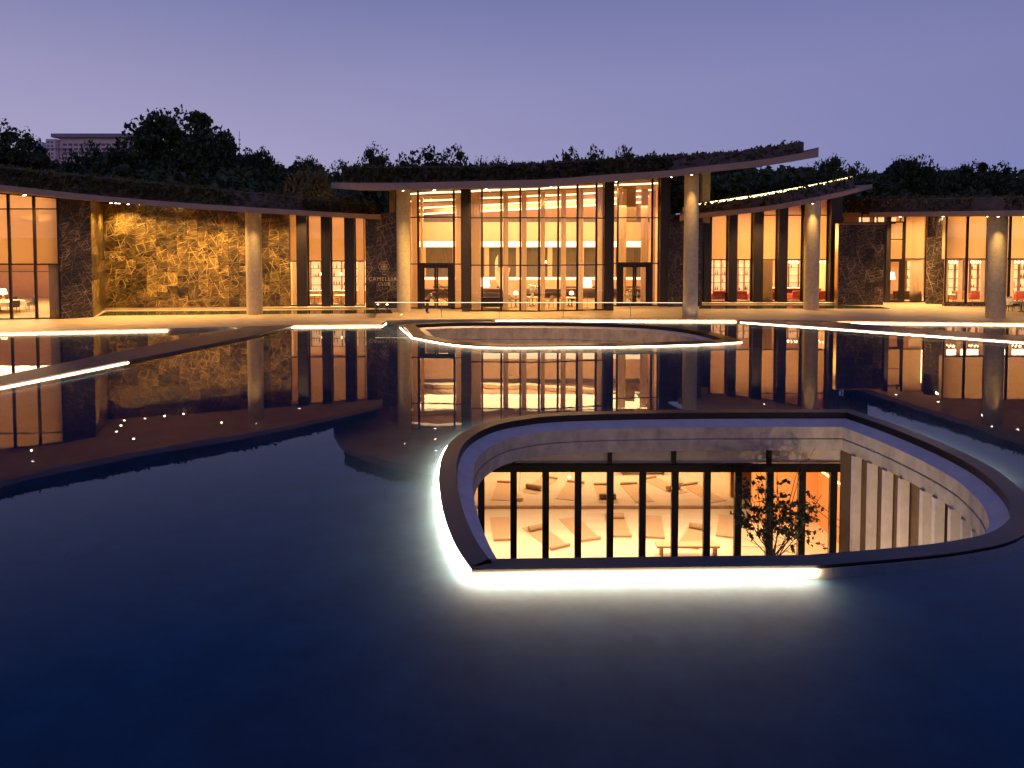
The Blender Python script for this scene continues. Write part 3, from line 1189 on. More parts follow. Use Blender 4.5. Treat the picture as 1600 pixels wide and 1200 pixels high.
# hall interior shell
HX0, HX1 = -8.4, 11.8
YB = 68
MB().box(HX0 - .2, HX0, 54.5, YB, DECK, 9.4).build('interior_wall', M['wallp'], hall)
MB().box(HX1, HX1 + .2, 57.2, YB, DECK, 10.2).build('interior_wall', M['wallp'], hall)
MB().box(HX0, HX1, YB, YB + .2, DECK, 10.0).build('interior_wall', M['wallp'], hall)
MB().box(HX0, HX1, 54, YB, DECK + .004, DECK + .02).build('interior_floor', M['floorp'], hall)
MB().box(HX0 + .01, HX1 - .01, 62, YB - .01, 5.15, 6.75).build('balcony', M['wallp'], hall)
MB().box(HX0 + .02, HX1 - .02, 62.1, 62.2, 6.75, 7.12).build('balcony_rail', M['olive'], hall)
MB().box(HX0 + .3, HX1 - .3, 62.5, 62.6, 4.62, 5.12).build('cove_light', M['cove'], hall)
MB().box(HX0 + .02, HX1 - .02, 63.0, 63.2, 2.05, 4.6).build('olive_panel', M['olive'], hall)
MB().box(HX0 + .02, HX1 - .02, 62.3, 63.2, 1.0, 1.75).build('long_counter', M['wallp'], hall)
MB().box(HX0 + .3, HX1 - .3, 62.9, 62.95, 1.78, 1.98).build('cove_light', M['cove'], hall)
for i in range(7):
    x = HX0 + 1.6 + i * 2.75
    MB().box(x, x + 1.3, 62.26, 62.3, 1.12, 1.22).build('slot', M['darkwood'], hall)
    MB().box(x - 1.1, x - .7, 62.8, 63.0, 1.99, 4.6).build('pilaster', M['wallp'], hall)
# stepped cove ceiling: each layer a curved slab with a lit lip
for i in range(4):
    yb = 56.2 + i * 2.6
    zb = 8.75 - i * .40
    vs, lv = [], []
    k = 40
    for j in range(k + 1):
        x = HX0 + .02 + (HX1 - HX0 - .04) * j / k
        y = yb + 1.6 * math.sin((x - 1.7) * .16 + i * .45) + .28 * math.sin(x * 1.3 + i * 2)
        rise = .055 * (x - HX0)
        vs += [(x, y, zb + rise), (x, y, zb + rise + .34), (x, YB - .02 - .3 * i, zb + rise), (x, YB - .02 - .3 * i, zb + rise + .34)]
        lv += [(x, y + .10, zb + rise - .14), (x, y + .10, zb + rise - .003)]
    fs = []
    for j in range(k):
        a, b = j * 4, j * 4 + 4
        fs += [(a, b, b + 1, a + 1), (a, a + 2, b + 2, b), (a + 1, b + 1, b + 3, a + 3)]
    MB().add(vs, fs).build('cove_layer', M['ceil'], hall, smooth=False)
    MB().add(lv, [(2 * j, 2 * j + 2, 2 * j + 3, 2 * j + 1) for j in range(k)]).build('cove_light', M['cove'], hall)
# sheer curtains gathered beside the mullions
cz = 8.6
for a, b in ((736, 751), (786, 794), (815, 823), (845, 852), (877, 885), (903, 912), (933, 944)):
    l = (H1, H2) if b <= 842 else (H2, H3)
    P, Q = on_line(*l, a) + Vector((0, .55)), on_line(*l, b) + Vector((0, .55))
    curtain(hall, P, Q, DECK + .05, cnC.z_at(P.x, P.y) - .35, 'curtain')
for a, b in ((642, 652), (656, 661), (711, 720)):
    P, Q = on_line(D1, D2, a) + Vector((0, .5)), on_line(D1, D2, b) + Vector((0, .5))
    curtain(hall, P, Q, DECK + .05, 8.5, 'curtain')
for a, b in ((967, 980), (1003, 1014), (1019, 1026)):
    P, Q = on_line(K1, K2, a) + Vector((0, .7)), on_line(K1, K2, b) + Vector((0, .7))
    curtain(hall, P, Q, DECK + .05, 9.2, 'curtain')
P, Q = on_line(K1, K2, 981) + Vector((0, 3)), on_line(K1, K2, 1003) + Vector((0, 3))
curtain(hall, P, Q, 6.8, 9.6, 'drape')

# ================================================================== RIGHT OF CENTRE: BAR WING
cnB = Canopy([(1062, 345, 54), (1094, 341, 52.6), (1150, 335.5, 51.6), (1210, 328, 51.6), (1269, 317, 52.4), (1320, 305.5, 56), (1363, 294, 61)],
             [(1062, 60, 7.2), (1094, 66, 7.6), (1150, 70, 8.0), (1210, 72, 8.7), (1269, 72, 9.5), (1320, 70, 10.0), (1363, 66, 9.9)])
bar = empty('club_wing', (G(1200, 474, DECK).x, G(1200, 474, DECK).y, 0), 'bar wing with tall windows between black fins and a glowing roof edge', 'building')
bpts = build_canopy(cnB, bar, .36, [(1062, 327), (1096, 321.5), (1190, 307.5), (1290, 289), (1335, 279)], 1.1, bpx=(1085, 1335), seed=13, dens=.7, cap=False, bare=((1085, 1345),))
column(bar, 1267, 483.4, .53, cnB)
T1, T2 = G(1096, 473.3, DECK), G(1310, 473.3, DECK)
for a, b in ((1108, 1134.5), (1147.5, 1173), (1187.5, 1211.5), (1225, 1251), (1278, 1291)):
    P, Q = on_line(T1, T2, a, 473), on_line(T1, T2, b, 473)
    z = zt_of(cnB, P, Q)
    rails = [zpix(405.5, 58.7)]
    if a > 1180: rails.append(zpix(336.5, 58.7))
    window(bar, P, Q, DECK + .1, z[0], z[1], rails=tuple(rails), blind=zpix(405.5, 58.7), bext=.28, fw=.06)
for a, b in ((1096, 1108), (1134.5, 1147.5), (1173, 1187.5), (1211.5, 1225), (1251, 1260), (1291, 1308)):
    P, Q = on_line(T1, T2, a, 473), on_line(T1, T2, b, 473)
    z = zt_of(cnB, P, Q)
    MB().seg(P, Q, DECK + .1, z[0], .9, -.2, z1q=z[1]).build('pier', M['pier'], bar, bevel=.01)
MB().seg(G(1092, 475, DECK), G(1310, 475, DECK), DECK, DECK + .12, .3, -.3).build('ledge', M['deck'], bar)
P, Q = on_line(T1, T2, 1203, 473) + Vector((0, .6)), on_line(T1, T2, 1211, 473) + Vector((0, .6))
curtain(bar, on_line(T1, T2, 1196, 473) + Vector((0, .7)), Q, DECK + .1, zpix(405.5, 58.7), 'drape')
bx0, bx1 = on_line(T1, T2, 1100, 473).x, on_line(T1, T2, 1306, 473).x
MB().box(bx0, bx1, 66, 66.2, DECK, 8.2).build('interior_wall', M['wallp'], bar)
MB().box(bx0 - .2, bx0, 58.9, 66, DECK, 7.3).build('interior_wall', M['wallp'], bar)
MB().box(bx1, bx1 + .2, 58.9, 66, DECK, 8.9).build('interior_wall', M['wallp'], bar)
MB().box(bx0, bx1, 59, 66, DECK + .004, DECK + .02).build('interior_floor', M['wood'], bar)
# glowing strip on the roof edge among the plants
mb = MB()
for a, b in zip(bpts[2:-1], bpts[3:]):
    mb.seg((a[0], a[1] + .5), (b[0], b[1] + .5), a[3] + .06, a[3] + .20, .05, 0, z0q=b[3] + .06, z1q=b[3] + .20)
mb.build('roof_light', M['roofled'], bar)

# ================================================================== RIGHT WING: LOUNGE
cnR = Canopy([(1313, 339, 64), (1380, 338.7, 58), (1450, 338.4, 52.5), (1530, 338.2, 47.6), (1600, 338, 43.6), (1760, 338, 37), (2000, 337, 33)],
             [(1313, 68, 7.35), (1380, 70, 7.6), (1600, 70, 7.7), (2000, 70, 7.8)])
lounge = empty('club_wing', (G(1480, 474, DECK).x, G(1480, 474, DECK).y, 0), 'low right lounge wing with orange blinds and a dark marble pillar', 'building')
build_canopy(cnR, lounge, .36, [(1313, 315), (1335, 313.5), (1450, 311.5), (1600, 309), (2000, 303)], 1.2, bpx=(1325, 2000), seed=14, dens=.9, bare=((1505, 1560),))
column(lounge, 1555, 497, .56, cnR)
Q1, Q2 = G(1308, 476.5, DECK), G(1380, 476.5, DECK)
tile_wall(lounge, Q1, Q2, DECK, zpix(351, 57.5), 5, 8, 'stoned', seed=41)
MB().seg(Q1, Q2, zpix(351, 57.5) + .003, zpix(349.6, 57.5), .5, .2).build('metal_edge', M['brass'], lounge)
q0 = Vector((Q1.x - .05, Q1.y + .18))
MB().seg((Q1.x - .09, Q1.y - .2), (Q1.x - .02, Q1.y - .2), DECK, zpix(349.6, 57.5), .5, .3).build('metal_edge', M['brass'], lounge)
# clerestory above the marble block
C1, C2 = PT(1347, 340, 60), PT(1412, 340, 60)
for a, b in ((1346, 1366), (1370, 1389), (1391, 1408)):
    P, Q = on_line(C1, C2, a, 340), on_line(C1, C2, b, 340)
    w = window(lounge, P, Q, zpix(348.5, 60), 7.5, 7.5, fw=.06)
    MB().seg(P, Q, zpix(346.5, 60), zpix(339.5, 60), .04, .6, e0=-.1, e1=-.1).build('cove_light', M['shelfglow'], w)
MB().seg(Q1, G(1412, 476.5, DECK), zpix(350, 58.5), zpix(348, 59), .3, 1.6).build('transom_beam', M['pier'], lounge)
U1, U2 = G(1388, 472.5, DECK), G(1446, 472.5, DECK)
P, Q = on_line(U1, U2, 1381, 472), on_line(U1, U2, 1387.5, 472)
MB().seg(P, Q, DECK, 7.3, .5, 0).build('pier', M['pier'], lounge)
P, Q = on_line(U1, U2, 1387.5, 472), on_line(U1, U2, 1410, 472)
w = window(lounge, P, Q, zpix(406, 58.9), 6.75, 6.75, rails=(zpix(374, 58.9),), fw=.1)
MB().seg(P, Q, zpix(405, 58.9), 6.7, .015, .4).build('blind', M['blind'], w)
dd = (Q - P).normalized()
q = MB()
q.seg(P, P + dd * .13, DECK, zpix(406, 58.9) - .003, .12, 0)
q.seg(Q - dd * .34, Q, DECK, zpix(406, 58.9) - .003, .12, 0)
q.seg(P + dd * .13, Q - dd * .34, DECK, DECK + .2, .1, 0)
q.seg(P + dd * .13, Q - dd * .34, zpix(409, 58.9), zpix(406, 58.9) - .003, .1, 0)
dr = q.build('door', M['frame'], lounge)
MB().seg(P + dd * .13, Q - dd * .34, DECK + .2, zpix(409, 58.9), .02, 0).build('glass_pane', M['glass'], dr)
P, Q = on_line(U1, U2, 1410, 472), on_line(U1, U2, 1446, 472)
window(lounge, P, Q, DECK + .02, 7.4, 7.4, rails=(zpix(404.5, 58.9),), blind=zpix(404.5, 58.9), bext=.118, fw=.12)
P, Q = on_line(U1, U2, 1424, 472), on_line(U1, U2, 1444, 472)
curtain(lounge, P + Vector((0, .3)), Q + Vector((0, .3)), DECK + .05, zpix(404.5, 58.9), 'curtain')
V1, V2 = G(1446, 474.5, DECK), G(1474, 475.5, DECK)
tile_wall(lounge, V1, V2, DECK, 7.3, 2, 5, 'stoned', seed=43)
X1, X2 = G(1474, 478.0, DECK), G(2100, 478, DECK)
for a, b in ((1475, 1508.5), (1508.5, 1544), (1564, 1575), (1575, 1612), (1612, 1650), (1650, 1700), (1700, 1760), (1760, 1830)):
    P, Q = on_line(X1, X2, a, 478), on_line(X1, X2, b, 478)
    window(lounge, P, Q, DECK + .22, 7.35, 7.35, rails=(zpix(404.5, 56),), blind=zpix(404.5, 56), fw=.075)
for a, b in ((1477, 1484), (1499, 1506), (1511, 1515), (1534, 1541), (1578, 1586)):
    P, Q = on_line(X1, X2, a, 478), on_line(X1, X2, b, 478)
    curtain(lounge, P + Vector((0, .25)), Q + Vector((0, .25)), DECK + .2, zpix(404.5, 56), 'curtain')
MB().seg(X1, on_line(X1, X2, 1830, 478), DECK, DECK + .215, .35, 0).build('plinth', M['stoned'], lounge)
P, Q = on_line(X1, X2, 1544, 478), on_line(X1, X2, 1564, 478)
MB().seg(P, Q, DECK + .2, 7.35, .5, .3).build('pier', M['pier'], lounge)
lx0 = P.x - 8.9
MB().box(30.4, 64, 66, 66.2, DECK, 7.9).build('interior_wall', M['wallp'], lounge)
MB().box(30.2, 30.4, 60.6, 66, DECK, 7.3).build('interior_wall', M['wallp'], lounge)
MB().box(30.4, 64, 59.2, 66, DECK + .004, DECK + .02).build('interior_floor', M['floorp'], lounge)

# shallow channels between terrace and walls
for pts, lab in (([(152, 494.3), (166, 486.4), (610, 483.6), (614, 489.5), (384, 491), (166, 493.2)], 1), ([(1092, 480.5), (1098, 476.6), (1308, 476.6), (1376, 479.2), (1392, 482), (1092, 482.4)], 2)):
    P = [G(*p, DECK + .008) for p in pts]
    tag(MB().add(P, [tuple(range(len(P)))]).build('water_channel', M['channel']), kind='structure')

# ================================================================== DOWNLIGHTS UNDER THE CANOPIES
for i, (px, py) in enumerate([(194, 658), (189, 666), (182, 675), (209, 687), (227, 654.5), (257, 650.5), (286.5, 647), (316, 644), (345, 642), (374, 638.5), (346, 661), (49, 704.5), (51, 721.5), (65, 689), (474, 623), (468, 639), (511, 621), (552, 618), (-80, 730), (-160, 745), (425, 633)]):
    big = py > 655 or px < 100
    p = downlight(left, cnL, px, py, 0)
    if i in (4, 5, 6, 7, 8, 9, 20):
        yy = min(p.y, 52.2)
        zz = cnL.z_at(p.x * yy / p.y, yy) - .08
        spot('wall_washer', (p.x * yy / p.y, yy, zz), 820, AMBER, 128, 1.0, .08, (p.x * yy / p.y, yy + .45, 0))
    elif i in (0, 2, 3, 10, 11, 15, 16, 18):
        spot('downlight_lamp', (p.x, p.y, p.z - .06), 2300, AMBER, 130, .9, .1, (p.x, p.y + .5, 0))
for i, (px, py) in enumerate([(680, 662), (680, 670), (680, 687), (681, 705), (1097, 609), (1100, 615), (1134, 612), (760, 690), (860, 690), (960, 680), (1045, 672)]):
    p = downlight(hall, cnC, px, py, 0)
    if i in (1, 3, 7, 8, 9):
        spot('downlight_lamp', (p.x, p.y, p.z - .06), 4400, AMBER, 130, .9, .1, (p.x, p.y + 1.0, 0))
for i, (px, py) in enumerate([(1171, 616.7), (1208.5, 622), (1246, 627.6), (1283, 635), (1194, 632.7)]):
    p = downlight(bar, cnB, px, py, 0)
    spot('downlight_lamp', (p.x, p.y, p.z - .06), 3600, AMBER, 130, .9, .1, (p.x, p.y + .3, 0))
for i, (px, py) in enumerate([(1466, 628), (1535, 649.6), (1400, 618), (1590, 672)]):
    p = downlight(lounge, cnR, px, py, 0)
    if i in (1, 3): continue
    spot('downlight_lamp', (p.x, p.y, p.z - .06), 3700, AMBER, 130, .9, .1, (p.x, p.y + .5, 0))

# a recessed downlight in front of each column
for root_, cn_k, px, py, dy in ((left, cnL, 398, 490.7, 1.5), (hall, cnC, 631, 487.7, 2.4), (hall, cnC, 1078.5, 497.3, 1.1), (bar, cnB, 1267, 483.4, .95), (lounge, cnR, 1555, 497, 1.1)):
    b = G(px, py, DECK)
    x, y = b.x * (b.y - dy) / b.y, b.y - dy
    z = cn_k.z_at(x, y)
    h = MB().cyl((x, y), .10, .10, z - .03, z + .02, 12).build('downlight', M['frame'], root_)
    MB().cyl((x, y), .06, .06, z - .045, z - .031, 12).build('lens', M['dlight'], h)
    spot('column_lamp', (x, y, z - .06), 620, AMBER, 60, 1.0, .08, (b.x, b.y - .3, 2.0))

# ================================================================== ROOM LIGHT
def cove(name, P, Q, z, power, color=WARM, tilt=28, w=.25, z2=None):
    """linear light fitting along the head of the glass, washing the blinds"""
    P, Q = Vector((P[0], P[1])), Vector((Q[0], Q[1]))
    c = (P + Q) / 2
    d = Q - P
    o = area(name, (c.x, c.y, z), d.length, w, power, color)
    o.rotation_euler = (Matrix.Rotation(math.atan2(d.y, d.x), 3, 'Z') @ Matrix.Rotation(R(-tilt), 3, 'X')).to_euler()
    return o


cove('dining_blind_light', on_line(LA, LB, -300) + Vector((0, 1.3)), on_line(LA, LB, 90) + Vector((0, 1.3)), 8.0, 1300, WARM, 35)
cove('pantry_blind_light', on_line(E1, E2, 456) + Vector((0, 1.2)), on_line(E1, E2, 568) + Vector((0, 1.2)), 7.0, 420, WARM, 35)
cove('bar_blind_light', on_line(T1, T2, 1108) + Vector((0, 1.2)), on_line(T1, T2, 1300) + Vector((0, 1.2)), 7.1, 600, WARM, 35)
cove('lounge_blind_light', on_line(X1, X2, 1482) + Vector((0, 1.4)), on_line(X1, X2, 1800) + Vector((0, 1.4)), 7.0, 2300, (1, .68, .34), 35)
area('dining_room_light', (-44, 56, 6.0), 24, 4, 6000, WARM, (R(-35), 0, 0))
area('pantry_room_light', (-13.8, 59.0, 5.2), 7, 1.6, 1200, WARM, (R(-35), 0, 0))
area('hall_ceiling_light', (1.6, 58.5, 7.9), 18, 5, 2700)
area('ceiling_fill', (1.6, 64.5, 7.3), 16, 3, 1100, WARM, (R(180), 0, 0))  # unseen uplight added over the balcony to brighten the cove ceiling
area('bar_room_light', ((bx0 + bx1) / 2, 62.5, 5.4), 9, 3, 1500, WARM, (R(-35), 0, 0))
area('lounge_room_light', (45, 62, 5.6), 28, 4, 4800, (1, .68, .36), (R(-35), 0, 0))

# ================================================================== GLASS BALUSTRADE, HANDRAIL GLEAM SET AS EMISSION
bal = empty('glass_balustrade', G(830, 498, DECK), 'clear glass balustrade with a handrail whose reflected gleam is emitted along the terrace edge', 'balustrade')
bp = [G(585, 497.5, DECK), G(592, 500.0, DECK), G(640, 497.5, DECK), G(775, 496.8, DECK), G(930, 497, DECK), G(1066, 497.3, DECK)]
bp = [G(586, 496.5, DECK), G(690, 496.8, DECK), G(780, 496.8, DECK), G(880, 496.8, DECK), G(985, 497, DECK), G(1066, 497.3, DECK)]
for a, b in zip(bp, bp[1:]):
    MB().seg(a, b, DECK + .03, 1.15, .018, 0, e0=-.02, e1=-.02).build('glass_pane', M['railglass'], bal)
    MB().seg(a, b, 1.155, 1.185, .035, 0).build('handrail', M['handrail'], bal)
for p in bp:
    MB().box(p.x - .012, p.x + .012, p.y - .03, p.y + .03, DECK, 1.154).build('post', M['steel'], bal)
bend = G(592, 484, DECK)
MB().seg(bp[0], bend, DECK + .03, 1.15, .018, 0, e0=-.04).build('glass_pane', M['railglass'], bal)

# club sign
f0 = on_line(F1, F2, 600.5, 430)
dF = (Vector(F2) - Vector(F1)).normalized()
fz = math.atan2(dF.y, dF.x)
zl = zpix(438.5, f0.y)
sign = empty('club_sign', (f0.x, f0.y - .05, zl), 'gold lettering and flower emblem on the dark marble wall by the entrance', 'sign')


def text(s_, size, x, z, parent):
    c = bpy.data.curves.new('lettering', 'FONT')
    c.body = s_
    c.size = size
    c.align_x = 'CENTER'
    c.extrude = .012
    c.space_character = 1.25
    c.materials.append(M['gold'])
    o = bpy.data.objects.new('lettering', c)
    col.objects.link(o)
    bpy.context.view_layer.update()
    me = bpy.data.meshes.new_from_object(o.evaluated_get(bpy.context.evaluated_depsgraph_get()))
    bpy.data.objects.remove(o)
    o = bpy.data.objects.new('lettering', me)
    col.objects.link(o)
    o.parent = parent
    o.location = (x, -.05, z)
    o.rotation_euler = (R(90), 0, fz)
    return o


text('CAMELLIAS', .40, 0, 0, sign)
text('THE', .16, 0, .42, sign)
text('CLUB', .34, 0, -.36, sign)
mb = MB()
for k in range(6):
    th = k * math.pi / 3
    for r_, cr in ((.24, .20), (.12, .12)):
        c = (r_ * math.cos(th), r_ * math.sin(th))
        pts = [(c[0] + cr * math.cos(u), -.05, 1.05 + c[1] + cr * math.sin(u)) for u in [2 * math.pi * q / 14 for q in range(15)]]
        mb.tube([(p[0] + sign.location.x, p[1] + sign.location.y, p[2] + sign.location.z) for p in pts], .012, 4)
mb.build('emblem', M['gold'], sign)
for px, lab in ((590, 'left uplight at the foot of the marble sign wall'), (605, 'right uplight at the foot of the marble sign wall')):
    b = G(px, 487.5, DECK)
    u = empty('uplight', (b.x, b.y, DECK), lab, 'light', 'uplights below the sign')
    MB().lathe((b.x, b.y, DECK), [(.0, 0), (.09, 0), (.09, .05), (.03, .06), (.03, .3), (.1, .32), (.12, .52), (.1, .52)], 10).build('housing', M['frame'], u)
    MB().lathe((b.x, b.y, DECK), [(0, .50), (.1, .50), (.08, .56), (0, .58)], 10).build('lens', M['bulb'], u)
    spot('uplight_lamp', (b.x, b.y, DECK + .65), 160, AMBER, 90, .8, .05, (b.x, b.y + 1.6, 3.0))


# ================================================================== FURNITURE
def chair(mseat='beigef', label='', arm=False):
    r = empty('chair', (0, 0, 0), label, 'chair')
    MB().box(-.24, .24, -.24, .24, .42, .50).build('seat', M[mseat], r, bevel=.02)
    MB().hexa([(-.24, .20, .5), (.24, .20, .5), (.24, .26, .5), (-.24, .26, .5)], [(-.23, .28, .92), (.23, .28, .92), (.23, .33, .92), (-.23, .33, .92)]).build('backrest', M[mseat], r, bevel=.015)
    for sx in (-1, 1):
        for sy in (-1, 1):
            MB().tube([(sx * .20, sy * .20, .42), (sx * .23, sy * .23, 0)], [.02, .014]).build('leg', M['darkwood'], r)
        if arm:
            MB().tube([(sx * .25, .24, .68), (sx * .27, 0, .68), (sx * .25, -.2, .5)], .018).build('armrest', M['darkwood'], r)
    return r


def round_table(rad, mtop='cloth', label='', h=.74, cloth=False):
    r = empty('round_table', (0, 0, 0), label, 'table')
    MB().cyl((0, 0), rad, rad, h - .035, h, 28).build('tabletop', M[mtop], r)
    MB().cyl((0, 0), .035, .035, .05, h - .035, 10).build('pedestal', M['darkwood'], r)
    mb = MB()
    for k in range(4):
        a = k * math.pi / 2 + .5
        mb.tube([(0, 0, .10), (.4 * rad * math.cos(a), .4 * rad * math.sin(a), .03)], [.03, .02])
    mb.build('foot', M['darkwood'], r)
    if cloth:
        vs = []
        n_ = 48
        for k in range(n_):
            a = 2 * math.pi * k / n_
            rr = rad + .02
            r2 = rad + .06 + .03 * math.sin(a * 12)
            vs += [(rr * math.cos(a), rr * math.sin(a), h + .006), (r2 * math.cos(a), r2 * math.sin(a), h - .28)]
        vs.append((0, 0, h + .008))
        fs = [(2 * k, 2 * k + 1, (2 * k + 3) % (2 * n_), (2 * k + 2) % (2 * n_)) for k in range(n_)] + [(2 * k, (2 * k + 2) % (2 * n_), 2 * n_) for k in range(n_)]
        MB().add(vs, fs).build('cloth_skirt', M['cloth'], r, smooth=False)
    return r


def sofa(w, m, label, cat='sofa'):
    r = empty('sofa', (0, 0, 0), label, cat)
    MB().box(-w / 2, w / 2, -.42, .42, .14, .42).build('base', M[m], r, bevel=.03)
    nc = max(1, int(w / .8))
    for k in range(nc):
        x = -w / 2 + .14 + (w - .28) * k / nc
        MB().box(x + .01, x + (w - .28) / nc - .01, -.44, .22, .425, .54).build('seat_cushion', M[m], r, bevel=.04)
    MB().box(-w / 2, w / 2, .24, .44, .42, .88).build('backrest', M[m], r, bevel=.05)
    for s in (-1, 1):
        MB().box(s * w / 2 - .07, s * w / 2 + .07, -.42, .43, .14, .64).build('armrest', M[m], r, bevel=.04)
        for t in (-1, 1):
            MB().cyl((s * (w / 2 - .08), t * .34), .025, .02, 0, .14, 8).build('leg', M['darkwood'], r)
    return r


def floor_lamp(label, h=1.75, sh=.5, sr=.28):
    r = empty('floor_lamp', (0, 0, 0), label, 'lamp')
    MB().cyl((0, 0), .16, .15, 0, .03, 18).build('base', M['brass'], r)
    MB().cyl((0, 0), .02, .02, .03, h - sh * .4, 8).build('pole', M['brass'], r)
    MB().cyl((0, 0), sr, sr * .8, h - sh, h, 24, False).build('lamp_shade', M['shade'], r)
    return r


def table_lamp(label, z=.0):
    r = empty('table_lamp', (0, 0, 0), label, 'lamp')
    MB().lathe((0, 0, 0), [(0, 0), (.09, 0), (.08, .02), (.03, .06), (.07, .16), (.05, .26), (.015, .3), (.015, .36)], 12).build('base', M['brass'], r)
    MB().cyl((0, 0), .19, .12, .34, .58, 18, False).build('lamp_shade', M['shade'], r)
    return r


def shelf_unit(w, h, nx, nz, label, seed=0, name='bookcase'):
    g = random.Random(seed)
    r = empty(name, (0, 0, 0), label, 'shelves')
    MB().box(-w / 2, w / 2, .16, .18, 0, h).build('back_panel', M['shelfglow'], r)
    for i in range(nx + 1):
        x = -w / 2 + w * i / nx
        MB().box(x - .02, x + .02, -.15, .16, 0, h).build('upright', M['wood'], r)
    for j in range(nz + 1):
        z = h * j / nz
        MB().box(-w / 2 + .021, w / 2 - .021, -.14, .159, max(0, z - .02), z + .02).build('shelf', M['wood'], r)
    k = 0
    for i in range(nx):
        for j in range(nz):
            x = -w / 2 + w * (i + .5) / nx
            z = h * j / nz + .021
            ch = h / nz
            for q in range(g.randint(0, 3)):
                xx = x + (q - 1) * w / nx * .25
                hh = ch * (.3 + .4 * g.random())
                MB().lathe((xx, 0, z), [(0, 0), (.05, 0), (.06, hh * .4), (.02, hh * .75), (.025, hh)], 8).build('bottle', M[g.choice(['darkwood', 'cloth', 'brass', 'orangef'])], r)
    return r


def chandelier(label, n_=7):
    r = empty('chandelier', (0, 0, 0), label, 'lamp')
    MB().cyl((0, 0), .012, .012, 0, 2.0, 6).build('rod', M['brass'], r)
    mb = MB()
    pts = []
    for k in range(n_):
        a = 2 * math.pi * k / n_
        rr = .38
        mb.tube([(0, 0, .05), (rr * .6 * math.cos(a), rr * .6 * math.sin(a), -.08), (rr * math.cos(a), rr * math.sin(a), .05)], .012, 5)
        pts.append((rr * math.cos(a), rr * math.sin(a)))
    mb.build('arms', M['brass'], r)
    for p in pts:
        MB().lathe((p[0], p[1], .05), [(0, 0), (.045, .02), (.055, .08), (.03, .16), (0, .18)], 8).build('bulb', M['bulb'], r)
    return r


def hang_pendant(label):
    r = empty('pendant_lamp', (0, 0, 0), label, 'lamp')
    MB().cyl((0, 0), .008, .008, .2, 1.8, 6).build('cord', M['frame'], r)
    MB().lathe((0, 0, 0), [(.07, .0), (.09, .08), (.07, .18), (.01, .2)], 12).build('lamp_shade', M['shade'], r)
    return r


FL = DECK + .02


def at(px, py, dy=0):
    p = G(px, py, FL)
    return Vector((p.x, p.y + dy, FL))


def side(p):
    return 'left' if p < 800 else 'right'


# left dining room
t0 = round_table(1.45, 'cloth', 'large round table under a white cloth behind the far left glass', cloth=True)
place(t0, (-36.4, 51.3, FL))
t1 = copy_tree(t0)
place(t1, (-41.5, 52.0, FL), 0, 'second white clothed round table at the very left edge of the dining room')
ch0 = chair('darkf', 'dark dining chair', True)
first = True
for j, (cx, cy) in enumerate(((-36.4, 51.3), (-41.5, 52.0))):
    for k in range(8):
        a = 2 * math.pi * k / 8 + .25
        o = ch0 if first else copy_tree(ch0)
        first = False
        place(o, (cx + 1.95 * math.cos(a), cy + 1.95 * math.sin(a), FL), a - math.pi / 2, 'dark dining chair at the %s of the %s dining table' % (('right', 'rear right', 'rear', 'rear left', 'left', 'front left', 'front', 'front right')[k], 'larger near' if j == 0 else 'leftmost'), 'dining chairs round %s table' % ('the near' if j == 0 else 'the leftmost'))
tl = table_lamp('glowing lamp standing on the white clothed dining table')
place(tl, (-36.2, 51.3, FL + .755), s=1.5)
fl0 = sofa(2.2, 'beigef', 'low beige bench along the back of the left dining room')
place(fl0, (-36, 60.5, FL))
dl = chandelier('bulb chandelier over the left dining table')
place(dl, (-36.6, 51.6, 4.2))

# pantry shelves, bistro tables
s0 = shelf_unit(3.4, 3.4, 4, 5, 'backlit shelves of jars behind the first pair of fins left of the sign', 3)
place(s0, (-14.9, 59.6, FL))
s1 = shelf_unit(3.4, 3.4, 5, 5, 'backlit shelves of bottles behind the window nearest the sign wall', 9)
place(s1, (-11.4, 59.7, FL))
bt = round_table(.55, 'cloth', 'small white pedestal table behind the left window between black fins')
place(bt, at(492, 475.5, 0))
bt2 = copy_tree(bt)
place(bt2, at(533, 475.5, 0), 0, 'small white pedestal table behind the window nearest the sign')
bc = chair('beigef', 'pale bistro chair')
for k, (px, dx, lab) in enumerate(((484, 0, 'pale bistro chair left of the left pedestal table'), (501, 0, 'pale bistro chair right of the left pedestal table'), (524, 0, 'pale bistro chair left of the pedestal table by the sign'), (540, 0, 'pale bistro chair right of the pedestal table by the sign'))):
    o = bc if k == 0 else copy_tree(bc)
    place(o, at(px, 475.3), (math.pi / 2, -math.pi / 2)[k % 2], lab, 'bistro chairs behind the fins')
mb = MB()
ct = empty('counter', (-13.2, 58.4, FL), 'pale serving counter in front of the backlit shelves', 'counter')
MB().box(-16.6, -9.9, 58.2, 58.8, FL, 1.1).build('base', M['wallp'], ct)
MB().box(-16.7, -9.85, 58.1, 58.9, 1.103, 1.16).build('worktop', M['cloth'], ct)
for k, (px, lab) in enumerate(((502, 'pendant lamp over the left pedestal table'), (533, 'pendant lamp over the pedestal table by the sign'))):
    pl = hang_pendant(lab) if k == 0 else copy_tree(pl)
    p = PT(px, 430, 57.5)
    place(pl, p, 0, lab)

